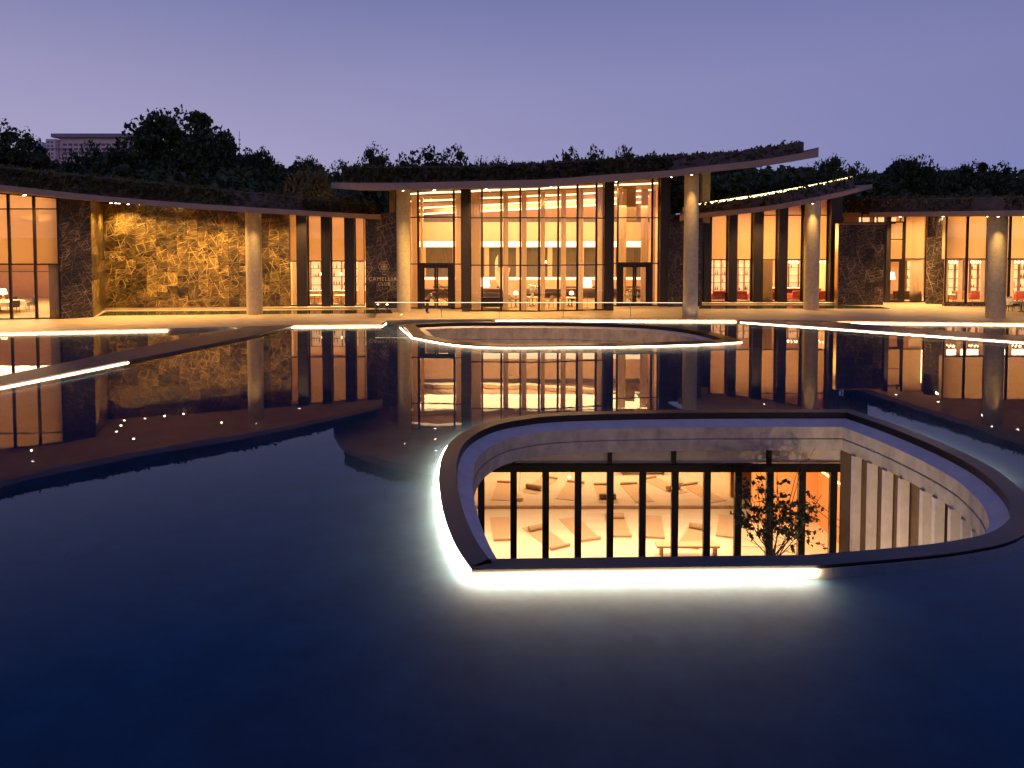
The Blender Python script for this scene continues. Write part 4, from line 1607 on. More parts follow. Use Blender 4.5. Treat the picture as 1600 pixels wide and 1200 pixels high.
# hall furniture
for k, (px, lab) in enumerate(((917.5, 'floor lamp with a bright square shade by the right pier of the hall'), (758, 'floor lamp with a bright shade by the left pier of the hall'))):
    o = floor_lamp(lab, 2.2, .62, .36) if k == 0 else copy_tree(fl1)
    fl1 = o
    place(o, at(px, 481), 0, lab)
hs = sofa(2.0, 'darkf', 'dark low sofa behind the leftmost panes of the glass hall')
place(hs, at(771, 482), math.pi)
st = round_table(.6, 'cloth', 'white round table in the middle of the glass hall', .7)
place(st, at(832, 478))
st2 = copy_tree(st)
place(st2, at(888, 479), 0, 'white round table towards the right of the glass hall')
hc = chair('beigef', 'x', True)
for k, (px, py, rz, lab) in enumerate(((822, 479, 1.2, 'armchair left of the middle hall table'), (858, 481.5, -1.0, 'dark armed chair standing alone right of the middle hall table'), (843, 476, -1.3, 'armchair right of the middle hall table'), (878, 480, 1.4, 'armchair left of the right hall table'), (898, 478, -1.5, 'armchair right of the right hall table'), (799, 480, .8, 'armchair beside the small glowing lamp in the hall'))):
    o = hc if k == 0 else copy_tree(hc)
    place(o, at(px, py), rz, lab, 'armchairs in the glass hall')
for k, (px, lab) in enumerate(((806, 'small glowing table lamp left of the middle hall table'), (893, 'small glowing table lamp on the right hall table'))):
    sd = round_table(.3, 'darkwood', 'little side table under the ' + ('left' if k == 0 else 'right') + ' hall table lamp', .6)
    place(sd, at(px, 479.2))
    o = table_lamp(lab) if k == 0 else copy_tree(tl2)
    tl2 = o
    place(o, at(px, 479.2) + Vector((0, 0, .6)), 0, lab)
for k, (px, py, lab) in enumerate(((853, 411, 'small pendant glowing in the middle of the hall'), (932, 411, 'small pendant glowing near the right pier of the hall'), (717, 409, 'small pendant glowing left of the left pier of the hall'))):
    o = copy_tree(pl)
    place(o, PT(px, py, 60), 0, lab)
vase = empty('flower_vase', at(832, 478) + Vector((0, 0, .70)), 'vase of pale flowers on the middle hall table', 'vase')
vo = vase.location
MB().lathe((vo.x, vo.y, vo.z), [(0, 0), (.09, 0), (.12, .12), (.05, .28), (.07, .34)], 12).build('vase_body', M['cloth'], vase)
g_ = random.Random(4)
leaf_mesh('blossom', [(vo.x + g_.gauss(0, .2), vo.y + g_.gauss(0, .2), vo.z + .6 + g_.gauss(0, .15)) for _ in range(160)], .09, M['cloth'], vase)
# curved stair with a bright ribbon balustrade
sb = at(776, 478, 3.0)
stair = empty('curved_stair', sb, 'curved stair with a pale sweeping balustrade on the left of the hall', 'stair')
for k in range(16):
    a0, a1 = math.pi * 1.45 - k * .115, math.pi * 1.45 - (k + 1) * .115
    c = (sb.x + 2.4, sb.y + 1.6)
    z = FL + .17 * (k + 1)
    ri, ro = 1.5, 2.6
    q = [(c[0] + r_ * math.cos(a), c[1] + r_ * math.sin(a)) for r_, a in ((ri, a0), (ro, a0), (ro, a1), (ri, a1))]
    MB().hexa([(x, y, z - .17) for x, y in q], [(x, y, z - .002) for x, y in q]).build('step', M['wallp'], stair)
vs = []
for k in range(33):
    a = math.pi * 1.45 - k * .0575
    z = FL + .17 * (k / 2)
    c = (sb.x + 2.4, sb.y + 1.6)
    vs += [(c[0] + 2.63 * math.cos(a), c[1] + 2.63 * math.sin(a), z), (c[0] + 2.63 * math.cos(a), c[1] + 2.63 * math.sin(a), z + 1.1)]
MB().add(vs, [(2 * i, 2 * i + 2, 2 * i + 3, 2 * i + 1) for i in range(32)]).build('balustrade', M['cloth'], stair, smooth=True)
# straight stair rail seen through the left doors
sr = empty('stair_rail', at(700, 478, 1), 'dark sloping stair handrails seen through the left hall doors', 'railing')
for dz in (0, .35, .9):
    a, b = PT(684, 443, 58), PT(712, 462, 58)
    MB().tube([(a.x, a.y, a.z - dz), (b.x, b.y, b.z - dz)], .03).build('rail', M['frame'], sr)
for t in (0, .5, 1):
    p = a.lerp(b, t)
    MB().tube([(p.x, p.y, p.z), (p.x, p.y, FL)], .02).build('post', M['frame'], sr)
vp = empty('potted_plant', at(987, 476), 'white flowering plant behind the right hall doors', 'plant')
vo = vp.location
MB().lathe((vo.x, vo.y, vo.z), [(0, 0), (.18, 0), (.24, .35), (.22, .4)], 14).build('pot', M['cloth'], vp)
leaf_mesh('blossom', [(vo.x + g_.gauss(0, .22), vo.y + g_.gauss(0, .22), vo.z + .7 + g_.gauss(0, .2)) for _ in range(260)], .1, M['cloth'], vp)

# bar wing
for k, (px, w_, lab, sd) in enumerate(((1121, 1.9, 'backlit display shelves behind the first bar window', 2), (1158, 1.6, 'backlit display shelves behind the second bar window', 5), (1240, 2.6, 'long backlit bottle rack behind the fourth bar window', 8), (1284, 1.5, 'narrow backlit bottle rack right of the bar column', 12))):
    p = PT(px, 430, 63.5)
    o = shelf_unit(w_, 3.3, 3, 5, lab, sd, 'display_shelves')
    place(o, (p.x, p.y, FL + .0))
bc_ = empty('bar_counter', (PT(1243, 430, 61.5).x, 61.5, FL), 'dark bar counter with a pale top behind the fourth bar window', 'counter')
p = bc_.location
MB().box(p.x - 2.4, p.x + 3.6, 61.3, 61.9, FL, 1.1).build('base', M['darkwood'], bc_)
MB().box(p.x - 2.5, p.x + 3.7, 61.2, 62.0, 1.103, 1.17).build('worktop', M['cloth'], bc_)
rs = sofa(1.1, 'redf', 'r', 'armchair')
for k, (px, m_, lab) in enumerate(((1122, 0, 'red armchair behind the first bar window'), (1158, 0, 'rust armchair behind the second bar window'), (1194, 0, 'red armchair at the left of the third bar window'), (1207, 0, 'red armchair at the right of the third bar window'), (1242, 0, 'red armchair in front of the bar counter'), (1285, 0, 'red armchair right of the bar column'))):
    o = rs if k == 0 else copy_tree(rs)
    o.name = 'armchair'
    place(o, at(px, 470.4), (math.pi, 2.6, 3.4, 2.9, 3.5, 3.0)[k], lab, 'armchairs in the bar')
bt3 = round_table(.35, 'darkwood', 'little dark table by the red armchairs behind the third bar window', .5)
place(bt3, at(1200, 471))
ch1 = chandelier('bulb chandelier behind the fourth bar window', 9)
place(ch1, PT(1240, 412, 61))
ch2 = copy_tree(ch1)
place(ch2, PT(1284, 412, 61), 0, 'bulb chandelier right of the bar column')

# lounge
for k, (px, lab) in enumerate(((1486, 'small chandelier behind the first lounge pane'), (1526, 'bright chandelier behind the second lounge pane'), (1590, 'chandelier at the right edge of the lounge'))):
    o = copy_tree(ch1)
    place(o, PT(px, 412, 59), 0, lab)
tl3 = floor_lamp('bright lamp glowing behind the single lounge door', 2.3, .6, .33)
place(tl3, at(1403, 469, 1.2))
for k, (px, m_, w_, lab) in enumerate(((1398, 'orangef', 1.0, 'orange armchair behind the lounge door'), (1420, 'orangef', 1.6, 'rust sofa behind the curtained lounge window'), (1491, 'orangef', 1.2, 'rust armchair behind the first lounge pane'), (1527, 'redf', 1.1, 'red armchair behind the second lounge pane'), (1595, 'redf', 2.0, 'red sofa at the right edge of the lounge'))):
    o = sofa(w_, m_, lab, 'armchair' if w_ < 1.5 else 'sofa')
    if w_ < 1.5: o.name = 'armchair'
    place(o, at(px, 470.5), math.pi + .3 * (-1) ** k)
for k, (px, w_, lab, sd) in enumerate(((1492, 1.6, 'tall dark cabinet of ornaments behind the first lounge pane', 22), (1528, 1.4, 'tall dark cabinet of ornaments behind the second lounge pane', 25), (1426, 1.2, 'ornament shelves behind the curtained lounge window', 28), (1592, 1.6, 'ornament shelves at the right edge of the lounge', 30))):
    p = PT(px, 430, 64.8)
    o = shelf_unit(w_, 3.2, 2, 4, lab, sd, 'cabinet')
    place(o, (p.x, p.y, FL))
sdt = round_table(.5, 'cloth', 'white table with glassware low behind the first lounge pane', .7)
place(sdt, at(1482, 473))

# terrace dining set at the right edge
TD = DECK
oc = chair('cloth', 'x', True)
for k, (px, py, rz, lab) in enumerate(((1574, 486, -1.2, 'dark framed terrace chair just right of the right column'), (1584, 483, .3, 'white terrace chair behind the table at the right edge'), (1602, 488, 1.4, 'terrace chair right of the table at the picture edge'))):
    o = oc if k == 0 else copy_tree(oc)
    p = G(px, py, TD)
    place(o, p, rz, lab, 'terrace chairs at the right edge')
ot = round_table(.55, 'wood', 'round wooden terrace table at the right edge')
place(ot, G(1596, 488, TD))

# ================================================================== COURTYARD STUDIO (below the near pool)
YG = 22.62
cx_, cy_ = court.location.x, court.location.y


def cX(px, py=800, Y=YG):
    return PT(px, py, Y).x


gA, gB = cX(745, 738), cX(1352, 735)
zb1, zb0 = -1.70, -1.93
MB().box(gA - 1.2, gB + .05, YG - .08, YG + .12, zb0, zb1).build('head_beam', M['black'], court)
MB().box(gA - 1.2, gB + .25, YG + .13, YG + .25, zb1 + .003, -1.06).build('clerestory_panel', M['cream'], court)
for px in (803, 953, 1053, 1202):
    x = cX(px, 718)
    MB().box(x - .06, x + .06, YG - .05, YG + .12, zb1 + .002, -1.052).build('post', M['black'], court)
bars = [752, 802.5, 852.5, 903, 953, 1003.5, 1054, 1104, 1152.5, 1202, 1252, 1301, 1350]
bxs = [cX(p, 800) for p in bars]
for i, x in enumerate(bxs):
    MB().box(x - .105, x + .105, YG - .08, YG + .08, -5.2, zb0 - .002).build('mullion', M['black'], court)
for a, b in zip(bxs, bxs[1:]):
    MB().box(a + .107, b - .107, YG - .01, YG + .01, -5.18, zb0 - .002).build('glass_pane', M['glass'], court)
MB().box(bxs[0] - 1.0, bxs[0] - .087, YG - .01, YG + .01, -5.18, zb0 - .002).build('glass_pane', M['glass'], court)
# right side: fins along the curving wall, beige infill behind
rin = [p for p in court_right]
cin = inset(court_outer, .86)
nL = len(court_left)
seg_r = cin[nL - 1:nL + 52]
cback = inset(court_outer, .45)
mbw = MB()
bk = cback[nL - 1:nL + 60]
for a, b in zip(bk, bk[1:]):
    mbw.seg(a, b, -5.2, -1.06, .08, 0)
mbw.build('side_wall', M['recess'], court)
acc = 0
last = seg_r[0]
nxt = 1.3
for i in range(1, len(seg_r) - 1):
    d_ = (seg_r[i] - last).length
    acc += d_
    last = seg_r[i]
    if acc >= nxt:
        nxt += .70
        t_ = (seg_r[i + 1] - seg_r[i - 1]).normalized()
        n_ = Vector((t_.y, -t_.x, 0))
        n_ = (cback[nL - 1 + i] - seg_r[i]).normalized()
        p_ = seg_r[i]
        q_ = p_ + n_ * .24
        MB().seg((p_.x, p_.y), (q_.x, q_.y), -5.2, -1.06, .15, 0).build('concrete_fin', M['cream'], court)
# left and front retaining walls
mbw = MB()
lk = cback[:30]
for a, b in zip(lk, lk[1:]):
    mbw.seg(a, b, -5.2, -1.06, .08, 0)
fk = cback[nL + 59:] + [cback[0]]
for a, b in zip(fk, fk[1:]):
    mbw.seg(a, b, -5.2, -1.06, .08, 0)
mbw.build('side_wall', M['concrete'], court)
area('studio_ceiling_light', (4.0, 24.3, -1.85), 12, 2.2, 900, (1, .68, .41))
area('stair_light', (10.9, 24.3, -1.9), 1.2, 2.4, 45, (1, .50, .18))
# the studio room
rx0, rx1 = gA - 1.4, gB + .2
YW = 28.0
MB().box(rx0, rx1, YG + .15, YW + .2, -5.3, -5.203 + .02).build('studio_floor', M['studiof'], court)
MB().box(rx0, cX(1180, 760, YW), YW, YW + .1, -5.17, -1.72).build('mirror', M['mirror'], court)
MB().box(rx0, rx1, YW + .11, YW + .2, -5.2, -1.4).build('studio_wall', M['studiow'], court)
MB().box(rx0 - .12, rx0, YG + .1, YW, -5.18, -1.4).build('studio_wall', M['studiow'], court)
MB().box(rx1, rx1 + .1, YG + .26, YW, -5.18, -1.4).build('studio_wall', M['orangew'], court)
MB().box(rx0, rx1, YG + .26, YW + .2, -1.6, -1.35).build('studio_ceiling', M['studiow'], court)
xo = cX(1190, 780, 25.6)
MB().box(xo, rx1 - .01, 26.6, 26.75, -5.175, -1.62).build('orange_partition', M['orangew'], court)
MB().box(rx0, cX(1175, 760, YW), YW - .06, YW - .003, -5.17, -5.08).build('skirting', M['wood'], court)
# stair light line and stair rail on the orange wall
a, b = PT(1283, 736, 23.7), PT(1333, 770, 23.2)
stl = empty('stair_light_line', b, 'slanting bright orange light line in the rightmost studio bays', 'light')
MB().tube([a, b], .035, 8).build('tube', emit_mat('orange_tube', (1, .50, .16), 9), stl)
srr = empty('stair_rail', PT(1280, 830, 25.4), 'dark thin stair rails against the orange studio wall', 'railing')
for dz in (0, .28):
    a, b = PT(1262, 774 + dz * 40, 23.9), PT(1340, 836 + dz * 40, 23.1)
    MB().tube([a, b], .012, 6).build('rail', M['frame'], srr)

mats = [((818, 826), (842, 819), (886, 853), (867, 861)), ((877, 811), (896, 806), (937, 845), (914, 849)), ((950, 804), (966, 802), (984, 840), (958, 842)),
        ((1008, 806), (1028, 804), (1036, 842), (1008, 843)), ((1080, 822), (1109, 826), (1090, 856), (1062, 849)), ((1128, 808), (1150, 810), (1150, 838), (1122, 836)), ((771, 812), (790, 806), (800, 840), (776, 850))]
labs = ['tan yoga mat slanting across the second and third studio bays', 'tan yoga mat slanting across the third and fourth studio bays', 'tan yoga mat in the fifth studio bay', 'tan yoga mat in the sixth studio bay', 'tan yoga mat turned sideways in the seventh studio bay', 'tan yoga mat in the eighth studio bay behind the tree', 'tan yoga mat in the leftmost studio bay']
for qi, (qd, lab) in enumerate(zip(mats, labs)):
    P = [G(*p, -5.18) for p in qd]
    c = sum(P, Vector()) / 4
    ax = ((P[2] + P[3]) - (P[0] + P[1])).normalized()
    rz = math.atan2(ax.y, ax.x)
    r = empty('yoga_mat', (0, 0, 0), lab, 'yoga mat', 'yoga mats on the studio floor')
    MB().box(-.92, .92, -.32, .32, 0, .012).build('mat_sheet', M['matf'], r)
    vs_ = MB().tube([(.86, -.32, .05), (.86, .32, .05)], .045, 10)
    vs_.build('rolled_end', M['matf'], r)
    place(r, (c.x, c.y, -5.178), rz, s=1.18)
    if qi not in (0, 2, 4):
        continue
    bo = MB().tube([(-.34, 0, .11), (.34, 0, .11)], .10, 12).build('bolster', M['bolster'])
    off = Vector((math.cos(rz), math.sin(rz), 0)) * -.62
    place(bo, (c.x + off.x, c.y + off.y, -5.162), rz + math.pi / 2, 'brown bolster lying on the ' + lab.replace('tan ', ''))
    bo['category'] = 'cushion'
    bo['group'] = 'bolsters on the yoga mats'
ben = empty('bench', G(1076, 868, -5.18), 'low wooden bench just inside the studio glass', 'bench')
p = ben.location
MB().box(p.x - 1.1, p.x + 1.0, p.y - .2, p.y + .2, -4.85, -4.78).build('seat', M['wallp'], ben)
for s in (-.95, .85):
    MB().box(p.x + s, p.x + s + .06, p.y - .18, p.y + .18, -5.18, -4.852).build('leg', M['wood'], ben)
for k, (px, py, lab) in enumerate(((812, 776, 'woven hanging lamp in the second studio bay'), (1061, 752, 'small hanging pouch at the edge of the seventh studio bay'))):
    p = PT(px, py, 24.3)
    hp = empty('hanging_lamp', p, lab, 'lamp')
    MB().lathe((p.x, p.y, p.z), [(0, -.2), (.13, -.14), (.16, 0), (.1, .14), (.02, .24)], 14).build('lamp_shade', M['bolster'], hp)
    MB().tube([(p.x, p.y, p.z + .24), (p.x + .05, p.y, -1.62)], .01, 5).build('cord', M['bolster'], hp)
# floor spots added out of sight to warm the fins and the back beam
for k, (x, y, tx, ty, tz, pw) in enumerate(((7.5, 15.2, 11.0, 19.5, -3.2, 680), (5.0, 14.8, 10.6, 17.0, -3.2, 600), (8.5, 17.5, 11.0, 21.0, -3.0, 200), (2.5, 14.2, 2.3, 23.5, 1.0, 190), (7.0, 14.6, 7.2, 23.5, 1.0, 190))):
    g0 = empty('added_spotlight', (x, y, -5.2), ('added unseen floor spotlight aimed at the right fins', 'second added unseen floor spotlight aimed at the right fins', 'added unseen floor spotlight in the glass corner', 'added unseen floor spotlight aimed at the back beam', 'right added unseen floor spotlight aimed at the back beam', 'left added unseen floor spotlight aimed at the curved beam')[k], 'light', 'added spotlights on the courtyard floor')
    MB().cyl((x, y), .06, .09, -5.2, -5.0, 12).build('housing', M['frame'], g0)
    spot('added_spot_lamp', (x, y, -4.95), pw, (1, .68, .40) if k > 1 else (1, .74, .50), 95, .8, .05, (tx, ty, tz))
for x, y in ((skyl.location.x - 3.5, skyl.location.y - 1), (skyl.location.x + 4, skyl.location.y - 1)):  # unseen floor spots added to warm the far courtyard wall
    g0 = empty('added_spotlight', (x, y, -5.2), ('left' if x < skyl.location.x else 'right') + ' added floor spotlight inside the far courtyard', 'light', 'added spotlights in the far courtyard')
    MB().cyl((x, y), .06, .09, -5.2, -5.0, 12).build('housing', M['frame'], g0)
    spot('added_spot_lamp', (x, y, -4.95), 700, AMBER, 120, .8, .05, (x, y + 6, -1.0))


# courtyard tree: open crown of dark leaves
def branchy(root, base, h, seed, spread, leafn, leafs, nb=9, trunk_r=.06, stem=.36):
    g = random.Random(seed)
    base = Vector(base)
    mb = MB()
    pts = [base + Vector((.06 * math.sin(k * 1.3), .03 * k, h * stem * k / 4)) for k in range(5)]
    mb.tube(pts, [trunk_r * (1 - .1 * k) for k in range(5)], 7)
    mb.build('trunk', M['bark'], root, smooth=True)
    lp = []
    for k in range(nb):
        st_ = pts[3].lerp(pts[4], g.random())
        a = 2 * math.pi * (k + .5 * g.random()) / nb
        L_ = spread * (.35 + .65 * g.random())
        up = h * (1 - stem) * (.25 + .75 * (1 - (L_ / spread) ** 2) * g.random() + .15)
        e = st_ + Vector((L_ * math.cos(a), L_ * math.sin(a) * .7, up))
        m1 = st_.lerp(e, .5) + Vector((g.gauss(0, .06), g.gauss(0, .06), -.05))
        bb = MB()
        bb.tube([st_, m1, e], [trunk_r * .42, trunk_r * .25, .006], 5)
        for j in range(8):
            q0 = m1.lerp(e, (j - 2) / 6) if j > 1 else st_.lerp(m1, .5 + .25 * j)
            q1 = q0 + Vector((g.gauss(0, .30), g.gauss(0, .25), .10 + g.gauss(0, .14))) * (spread / 1.4)
            bb.tube([q0, q1], [.009, .003], 4)
            if j > 1:
                for _ in range(int(leafn / (nb * 6))):
                    u = .25 + .8 * g.random()
                    lp.append(tuple(q0.lerp(q1, u) + Vector((g.gauss(0, .05), g.gauss(0, .05), g.gauss(0, .035)))))
        bb.build('limb', M['bark'], root, smooth=True)
    lf = leaf_mesh('foliage', lp, leafs, M['leafc'], root, hang=.3, aspect=1.6, seed=seed)
    lf['kind'] = 'stuff'


tb = Vector((cX(1213, 870, 20.2), 20.2, -5.2))
tr_ = empty('courtyard_tree', tb, 'slender leafy tree standing in the courtyard before the orange bays', 'tree')
branchy(tr_, tb, 4.75, 5, 1.65, 1350, .08, 16, .05, .36)
bare = MB()
for dx, dy in ((-.5, .1), (.15, .2), (.75, 0), (.4, -.2)):
    b0 = tb + Vector((dx * .5, dy, 3.0))
    bare.tube([b0, b0 + Vector((dx * .35, dy, 1.0)), b0 + Vector((dx * .9, dy, 1.75))], [.012, .008, .003], 4)
bare.build('twig', M['bark'], tr_)
for px, Y, h, lab, sd in ((1300, 19.5, 1.75, 'small leafy shrub right of the courtyard tree', 3), (908, 17, 1.4, 'tip of a low shrub at the front of the courtyard', 8)):
    b = Vector((cX(px, 860, Y), Y, -5.2))
    s_ = empty('shrub', b, lab, 'shrub')
    branchy(s_, b, h * .95, sd, .4, 420, .10, 7, .03)

# ================================================================== PERSON
pb = G(668, 489.5, DECK)
person = empty('person', pb, 'person in tan shirt and black trousers bending forward outside the left hall doors', 'person')


def skin_body(name, joints, edges, m, parent, root_i=0, sub=2):
    me = bpy.data.meshes.new(name)
    me.from_pydata([j[0] for j in joints], edges, [])
    me.materials.append(m)
    o = bpy.data.objects.new(name, me)
    col.objects.link(o)
    o.parent = parent
    o.modifiers.new('skin', 'SKIN')
    sl = me.skin_vertices[0].data if me.skin_vertices else None
    if sl is None:
        bpy.context.view_layer.objects.active = o
        o.select_set(True)
        bpy.ops.mesh.customdata_skin_add()
        sl = me.skin_vertices[0].data
    for i, j in enumerate(joints):
        sl[i].radius = (j[1], j[2] if len(j) > 2 else j[1])
        sl[i].use_root = (i == root_i)
    s = o.modifiers.new('subsurf', 'SUBSURF')
    s.levels = s.render_levels = sub
    return o


# bending forward towards +x, head low
J = [((0, 0, .95), .15, .11), ((.10, 0, 1.12), .14, .11), ((.24, 0, 1.30), .17, .12), ((.36, 0, 1.42), .07, .07), ((.43, 0, 1.47), .06, .06),
     ((.50, 0, 1.50), .095, .085), ((.56, 0, 1.53), .085, .08),
     ((.0, -.10, .88), .095), ((.03, -.11, .48), .062), ((-.02, -.11, .09), .045), ((.12, -.12, .04), .04),
     ((.0, .10, .88), .095), ((-.05, .11, .48), .062), ((-.10, .11, .09), .045), ((.04, .12, .04), .04),
     ((.26, -.20, 1.32), .06), ((.34, -.23, 1.06), .045), ((.50, -.16, .92), .035), ((.56, -.13, .88), .03), ((.60, -.12, .84), .018),
     ((.26, .20, 1.32), .06), ((.36, .22, 1.06), .045), ((.52, .12, .96), .035), ((.58, .09, .92), .03), ((.62, .08, .88), .018)]
E = [(0, 1), (1, 2), (2, 3), (3, 4), (4, 5), (5, 6), (0, 7), (7, 8), (8, 9), (9, 10), (0, 11), (11, 12), (12, 13), (13, 14), (2, 15), (15, 16), (16, 17), (17, 18), (18, 19), (2, 20), (20, 21), (21, 22), (22, 23), (23, 24)]
skin_body('body', J, E, M['skin'], person)
skin_body('shirt', [((.0, 0, .93), .175, .135), ((.10, 0, 1.12), .165, .13), ((.24, 0, 1.30), .19, .145), ((.33, 0, 1.39), .10, .09), ((.26, -.20, 1.32), .078), ((.30, -.22, 1.18), .068), ((.26, .20, 1.32), .078), ((.31, .22, 1.18), .068)], [(0, 1), (1, 2), (2, 3), (2, 4), (4, 5), (2, 6), (6, 7)], M['shirt'], person)
skin_body('trousers', [((0, 0, .96), .165, .13), ((.0, -.10, .88), .11), ((.03, -.11, .48), .085), ((-.02, -.11, .10), .07), ((.0, .10, .88), .11), ((-.05, .11, .48), .085), ((-.10, .11, .10), .07)], [(0, 1), (1, 2), (2, 3), (0, 4), (4, 5), (5, 6)], M['trouser'], person)
skin_body('hair', [((.46, 0, 1.545), .07, .08), ((.53, 0, 1.585), .085, .08)], [(0, 1)], M['hair'], person)
for s in (-1, 1):
    y = s * .115
    x = -.02 if s < 0 else -.10
    skin_body('shoe', [((x, y, .05), .05, .045), ((x + .17, y, .035), .04, .03)], [(0, 1)], M['trouser'], person)


# ================================================================== TREES BEHIND
def crown_points(seed, rx, rz, n_clump, n_leaf, flat=.0):
    g = np.random.default_rng(seed)
    P = []
    for c in range(n_clump):
        while True:
            q = g.uniform(-1, 1, 3)
            if np.linalg.norm(q) < 1: break
        q = q / max(np.linalg.norm(q), .3) * (.35 + .6 * g.random())
        cc = q * np.array([rx, rx, rz])
        cr = rx * (.12 + .20 * g.random())
        k = int(n_leaf / n_clump)
        d = g.normal(size=(k, 3))
        d /= np.linalg.norm(d, axis=1)[:, None]
        rr = cr * (.55 + .45 * g.random(k) ** .5)
        P.append(cc + d * rr[:, None] * np.array([1.15, 1.15, .75]))
    # wispy outer sprays
    k = n_leaf // 9
    d = g.normal(size=(k, 3))
    d /= np.linalg.norm(d, axis=1)[:, None]
    P.append(d * np.array([rx, rx, rz]) * (.80 + .26 * g.random(k) + .12 * np.sin(d[:, 0] * 9 + d[:, 2] * 7))[:, None])
    P = np.concatenate(P)
    P[:, 2] = np.where(P[:, 2] < -rz * .6, -rz * .6 + (P[:, 2] + rz * .6) * .3, P[:, 2])
    return P


protos = []
crown_pts = []
for k, (rx, rz, nc, nl, tall) in enumerate(((4.0, 3.4, 34, 15000, 8), (3.3, 4.0, 28, 13000, 9), (4.8, 3.0, 40, 16000, 8), (2.8, 3.2, 22, 10000, 7), (2.0, 4.2, 18, 7000, 9))):
    pts = crown_points(100 + k, rx, rz, nc, nl)
    pts[:, 2] += tall
    crown_pts.append(pts)
    crown_me = leaf_mesh('crown', pts, .24, M['leaf'], False, seed=k)
    g = random.Random(k)
    mb = MB()
    mb.tube([(0, 0, -1), (.1, 0, tall * .3), (-.1, .1, tall * .6), (.05, 0, tall)], [.42, .32, .24, .1], 7)
    for j in range(6):
        a = j * 1.05 + k
        z0 = tall * (.35 + .08 * j)
        mb.tube([(0, 0, z0), (rx * .4 * math.cos(a), rx * .4 * math.sin(a), z0 + 1.3), (rx * .8 * math.cos(a), rx * .8 * math.sin(a), z0 + 2.4)], [.16, .1, .03], 5)
    tme = bpy.data.meshes.new('trunk')
    tme.from_pydata(mb.v, [], mb.f)
    tme.materials.append(M['bark'])
    protos.append((crown_me, tme, tall + rz, rx))


def tree(kind, x, y, top, label, group, wide=1.0, yel=False, name='tree'):
    cm, tm, hh, rx = protos[kind]
    gz = -.3 + 7.5 * max(0, min(1, (y - 74) / 50))
    s = max(.25, (top - gz) / hh)
    r = empty(name, (x, y, gz), label, 'tree', group, rz=rnd.random() * 6.28)
    r.scale = (s * wide, s * wide, s)
    for nm, me in (('crown', cm), ('trunk', tm)):
        if yel and nm == 'crown':
            me = me.copy()
            me.materials[0] = M['leafy']
        o = bpy.data.objects.new(nm, me)
        col.objects.link(o)
        o.parent = r
    return r


# named silhouettes, px, top py, depth, kind, widen
for px, py, Y, k, w, lab in ((275, 174, 92, 0, .86, 'tallest broad tree on the skyline behind the golden marble wall'), (228, 190, 90, 3, .75, 'left shoulder of the tallest skyline tree clump'), (318, 196, 94, 2, .55, 'right shoulder tree of the tallest clump'), (345, 218, 94, 3, .6, 'small tree sloping right of the tallest clump'),
                             (14, 196, 84, 1, .85, 'big tree at the far left edge of the skyline'), (48, 218, 86, 3, .5, 'smaller tree right of the far left skyline tree'), (-40, 200, 86, 0, .9, 'tree beyond the left picture edge'),
                             (142, 222, 98, 3, .45, 'low tree in front of the distant pale block'), (182, 226, 98, 3, .5, 'bushy tree right of the distant pale block'), (112, 236, 98, 3, .4, 'lowest tree in front of the distant pale block'),
                             (405, 233, 104, 2, .5, 'rounded tree right of the two masts'), (480, 246, 108, 2, .5, 'low tree midway between the masts and the hall roof'), (532, 252, 104, 3, .55, 'small tree left of the hall roof tip'),
                             (586, 229, 95, 1, .62, 'dark tree rising above the left tip of the hall canopy'), (665, 233, 98, 3, .8, 'broad tree above the left half of the hall roof'), (708, 231, 98, 3, .6, 'narrow tree above the hall roof'), (632, 243, 96, 3, .5, 'low rounded tree right of the canopy tip tree'),
                             (892, 234, 95, 3, .5, 'low spreading tree above the middle of the hall roof'), (930, 231, 96, 3, .42, 'second spreading tree above the hall roof'), (975, 230, 98, 3, .45, 'third spreading tree above the hall roof'), (1020, 240, 98, 3, .4, 'small tree above the right part of the hall roof'),
                             (1298, 248, 90, 0, .6, 'tree under the right tip of the tall canopy'), (1340, 256, 96, 3, .55, 'small tree right of the tall canopy tip'), (1425, 246, 92, 2, .6, 'broadest tree on the right skyline'), (1520, 255, 98, 0, .6, 'rounded tree on the right skyline'), (1562, 257, 98, 3, .65, 'rightmost rounded tree on the skyline'), (1480, 264, 98, 2, .45, 'low tree between the right skyline crowns')):
    p = PT(px, py, Y)
    tree(k, p.x, p.y, p.z, lab, None, w)
# forest behind, two or three rows deep, top line from the photograph
top_line = [(-300, 215), (0, 232), (60, 252), (110, 250), (180, 228), (360, 236), (430, 246), (520, 262), (640, 256), (760, 256), (860, 252), (1000, 246), (1100, 246), (1230, 254), (1300, 258), (1380, 266), (1440, 262), (1600, 262), (1900, 250)]
wood = []
wood_g = np.random.default_rng(5)
for row, (Y, drop) in enumerate(((82, 36), (94, 18), (108, 4), (122, 1))):
    px = -330 + row * 17
    while px < 1930:
        py = interp_list(top_line, px, 1) + drop + rnd.uniform(-3, 10)
        p = PT(px, py, Y + rnd.uniform(-4, 4))
        if Y < 90 and 560 < px < 1200:
            px += 40
            continue
        kind = rnd.choice((0, 1, 2, 3, 0, 2))
        w = rnd.uniform(.7, 1.0)
        gz = -.3 + 7.5 * max(0, min(1, (p.y - 74) / 50))
        sc_ = max(.25, (p.z - gz) / protos[kind][2])
        q = crown_pts[kind][wood_g.integers(0, len(crown_pts[kind]), 3300)].copy()
        an = rnd.random() * 6.28
        ca, sa = math.cos(an), math.sin(an)
        q = np.stack([(q[:, 0] * ca - q[:, 1] * sa) * sc_ * w + p.x, (q[:, 0] * sa + q[:, 1] * ca) * sc_ * w + p.y, q[:, 2] * sc_ + gz], 1)
        wood.append(q)
        px += (46, 44, 42, 42)[row] * rnd.uniform(.8, 1.25)
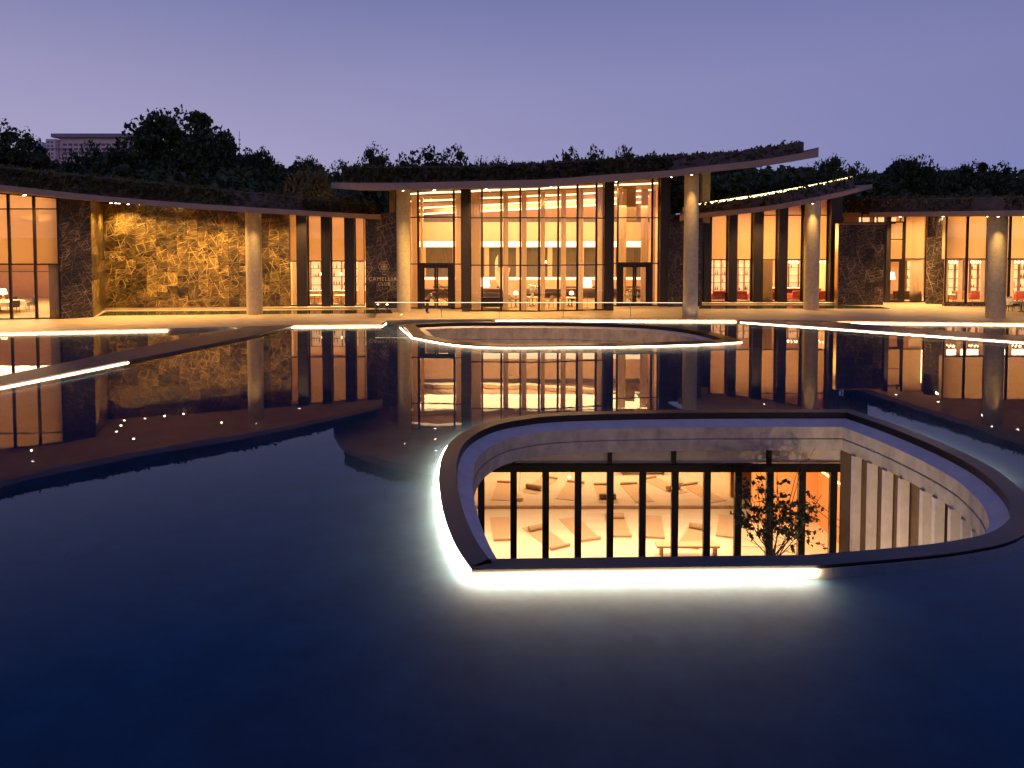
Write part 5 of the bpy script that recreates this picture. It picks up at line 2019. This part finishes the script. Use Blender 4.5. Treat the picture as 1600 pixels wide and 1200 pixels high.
wd = leaf_mesh('woodland', np.concatenate(wood), .50, M['leaf'], None, seed=77)
wd['kind'] = 'stuff'
for k in range(6):
    p = PT(748 + k * 9, 247 + (k % 3) * 3, 92)
    tree(4, p.x, p.y, p.z, 'feathery slender tree in the clump above the middle of the hall roof', 'slender trees above the hall roof', .5)
p = PT(486, 266, 70)
tree(0, p.x, p.y, p.z, 'yellow lit tree behind the left wing near the hall canopy tip', None, .62, True)
p = PT(1150, 268, 84)
area('garden_uplight', (PT(486, 266, 64).x, 66.5, .6), 1.0, 1.0, 260, AMBER, (R(150), 0, 0))

# ================================================================== DISTANT BUILDINGS AND MASTS
bk = empty('apartment_block', PT(130, 250, 420), 'long pale distant block with a flat grey roof above the left trees', 'building')
x0, x1 = PT(72, 240, 420).x, PT(215, 240, 420).x
z_ = [PT(100, y, 420).z for y in (208.5, 214.5, 300)]
MB().box(x0 + 3, x1, 420, 436, z_[1] + .01, z_[0]).build('roof', M['bldgr'], bk)
MB().box(x0 + 6, x1, 423, 436, 0, z_[1]).build('wall', M['bldg'], bk)
MB().box(x0, x0 + 5.5, 420, 436, 0, PT(80, 217, 420).z).build('stair_tower', M['bldg'], bk)
MB().box(x0 - 3, x0 + 12, 419.5, 421, PT(80, 232.5, 420).z, PT(80, 231.3, 420).z).build('roof_slab', M['bldgr'], bk)
for r_ in range(4):
    zz = PT(100, 225 + r_ * 7, 420).z
    for c_ in range(14):
        xx = x0 + 8 + c_ * 3.2
        f_ = MB().box(xx, xx + 2.2, 422.8, 422.98, zz - .7, zz + .7).build('window', M['bwin'], bk)
for r_ in range(5):
    zz = PT(100, 222 + r_ * 6, 420).z
    for c_ in range(2):
        MB().box(x0 + .8 + c_ * 2.2, x0 + 2.0 + c_ * 2.2, 419.8, 419.98, zz - .5, zz + .5).build('window', M['bwin'], bk)
bk2 = empty('apartment_block', PT(60, 250, 450), 'narrow bluish distant block left of the pale block', 'building')
x0, x1 = PT(50, 240, 450).x, PT(67, 240, 450).x
zt = PT(60, 222, 450).z
MB().box(x0 - 6, x1, 450, 462, 0, zt).build('wall', M['bldgb'], bk2)
for r_ in range(5):
    for c_ in range(3):
        MB().box(x0 + .6 + c_ * 2.1, x0 + 1.8 + c_ * 2.1, 449.85, 449.98, zt - 3.4 - r_ * 2.6, zt - 2.2 - r_ * 2.6).build('window', M['bwin'], bk2)
for px, py, lab in ((358, 213, 'shorter thin mast on the skyline right of the tallest tree'), (374, 205, 'taller thin mast on the skyline right of the tallest tree')):
    p = PT(px, py, 330)
    ms_ = empty('radio_mast', (p.x, p.y, 0), lab, 'mast')
    MB().tube([(p.x, p.y, 0), (p.x, p.y, p.z)], [.32, .10], 6).build('pole', M['steel'], ms_)
    for q in range(3):
        MB().box(p.x - .5, p.x + .5, p.y - .1, p.y + .1, p.z - 4 - q * 2, p.z - 3.6 - q * 2).build('crossarm', M['steel'], ms_)
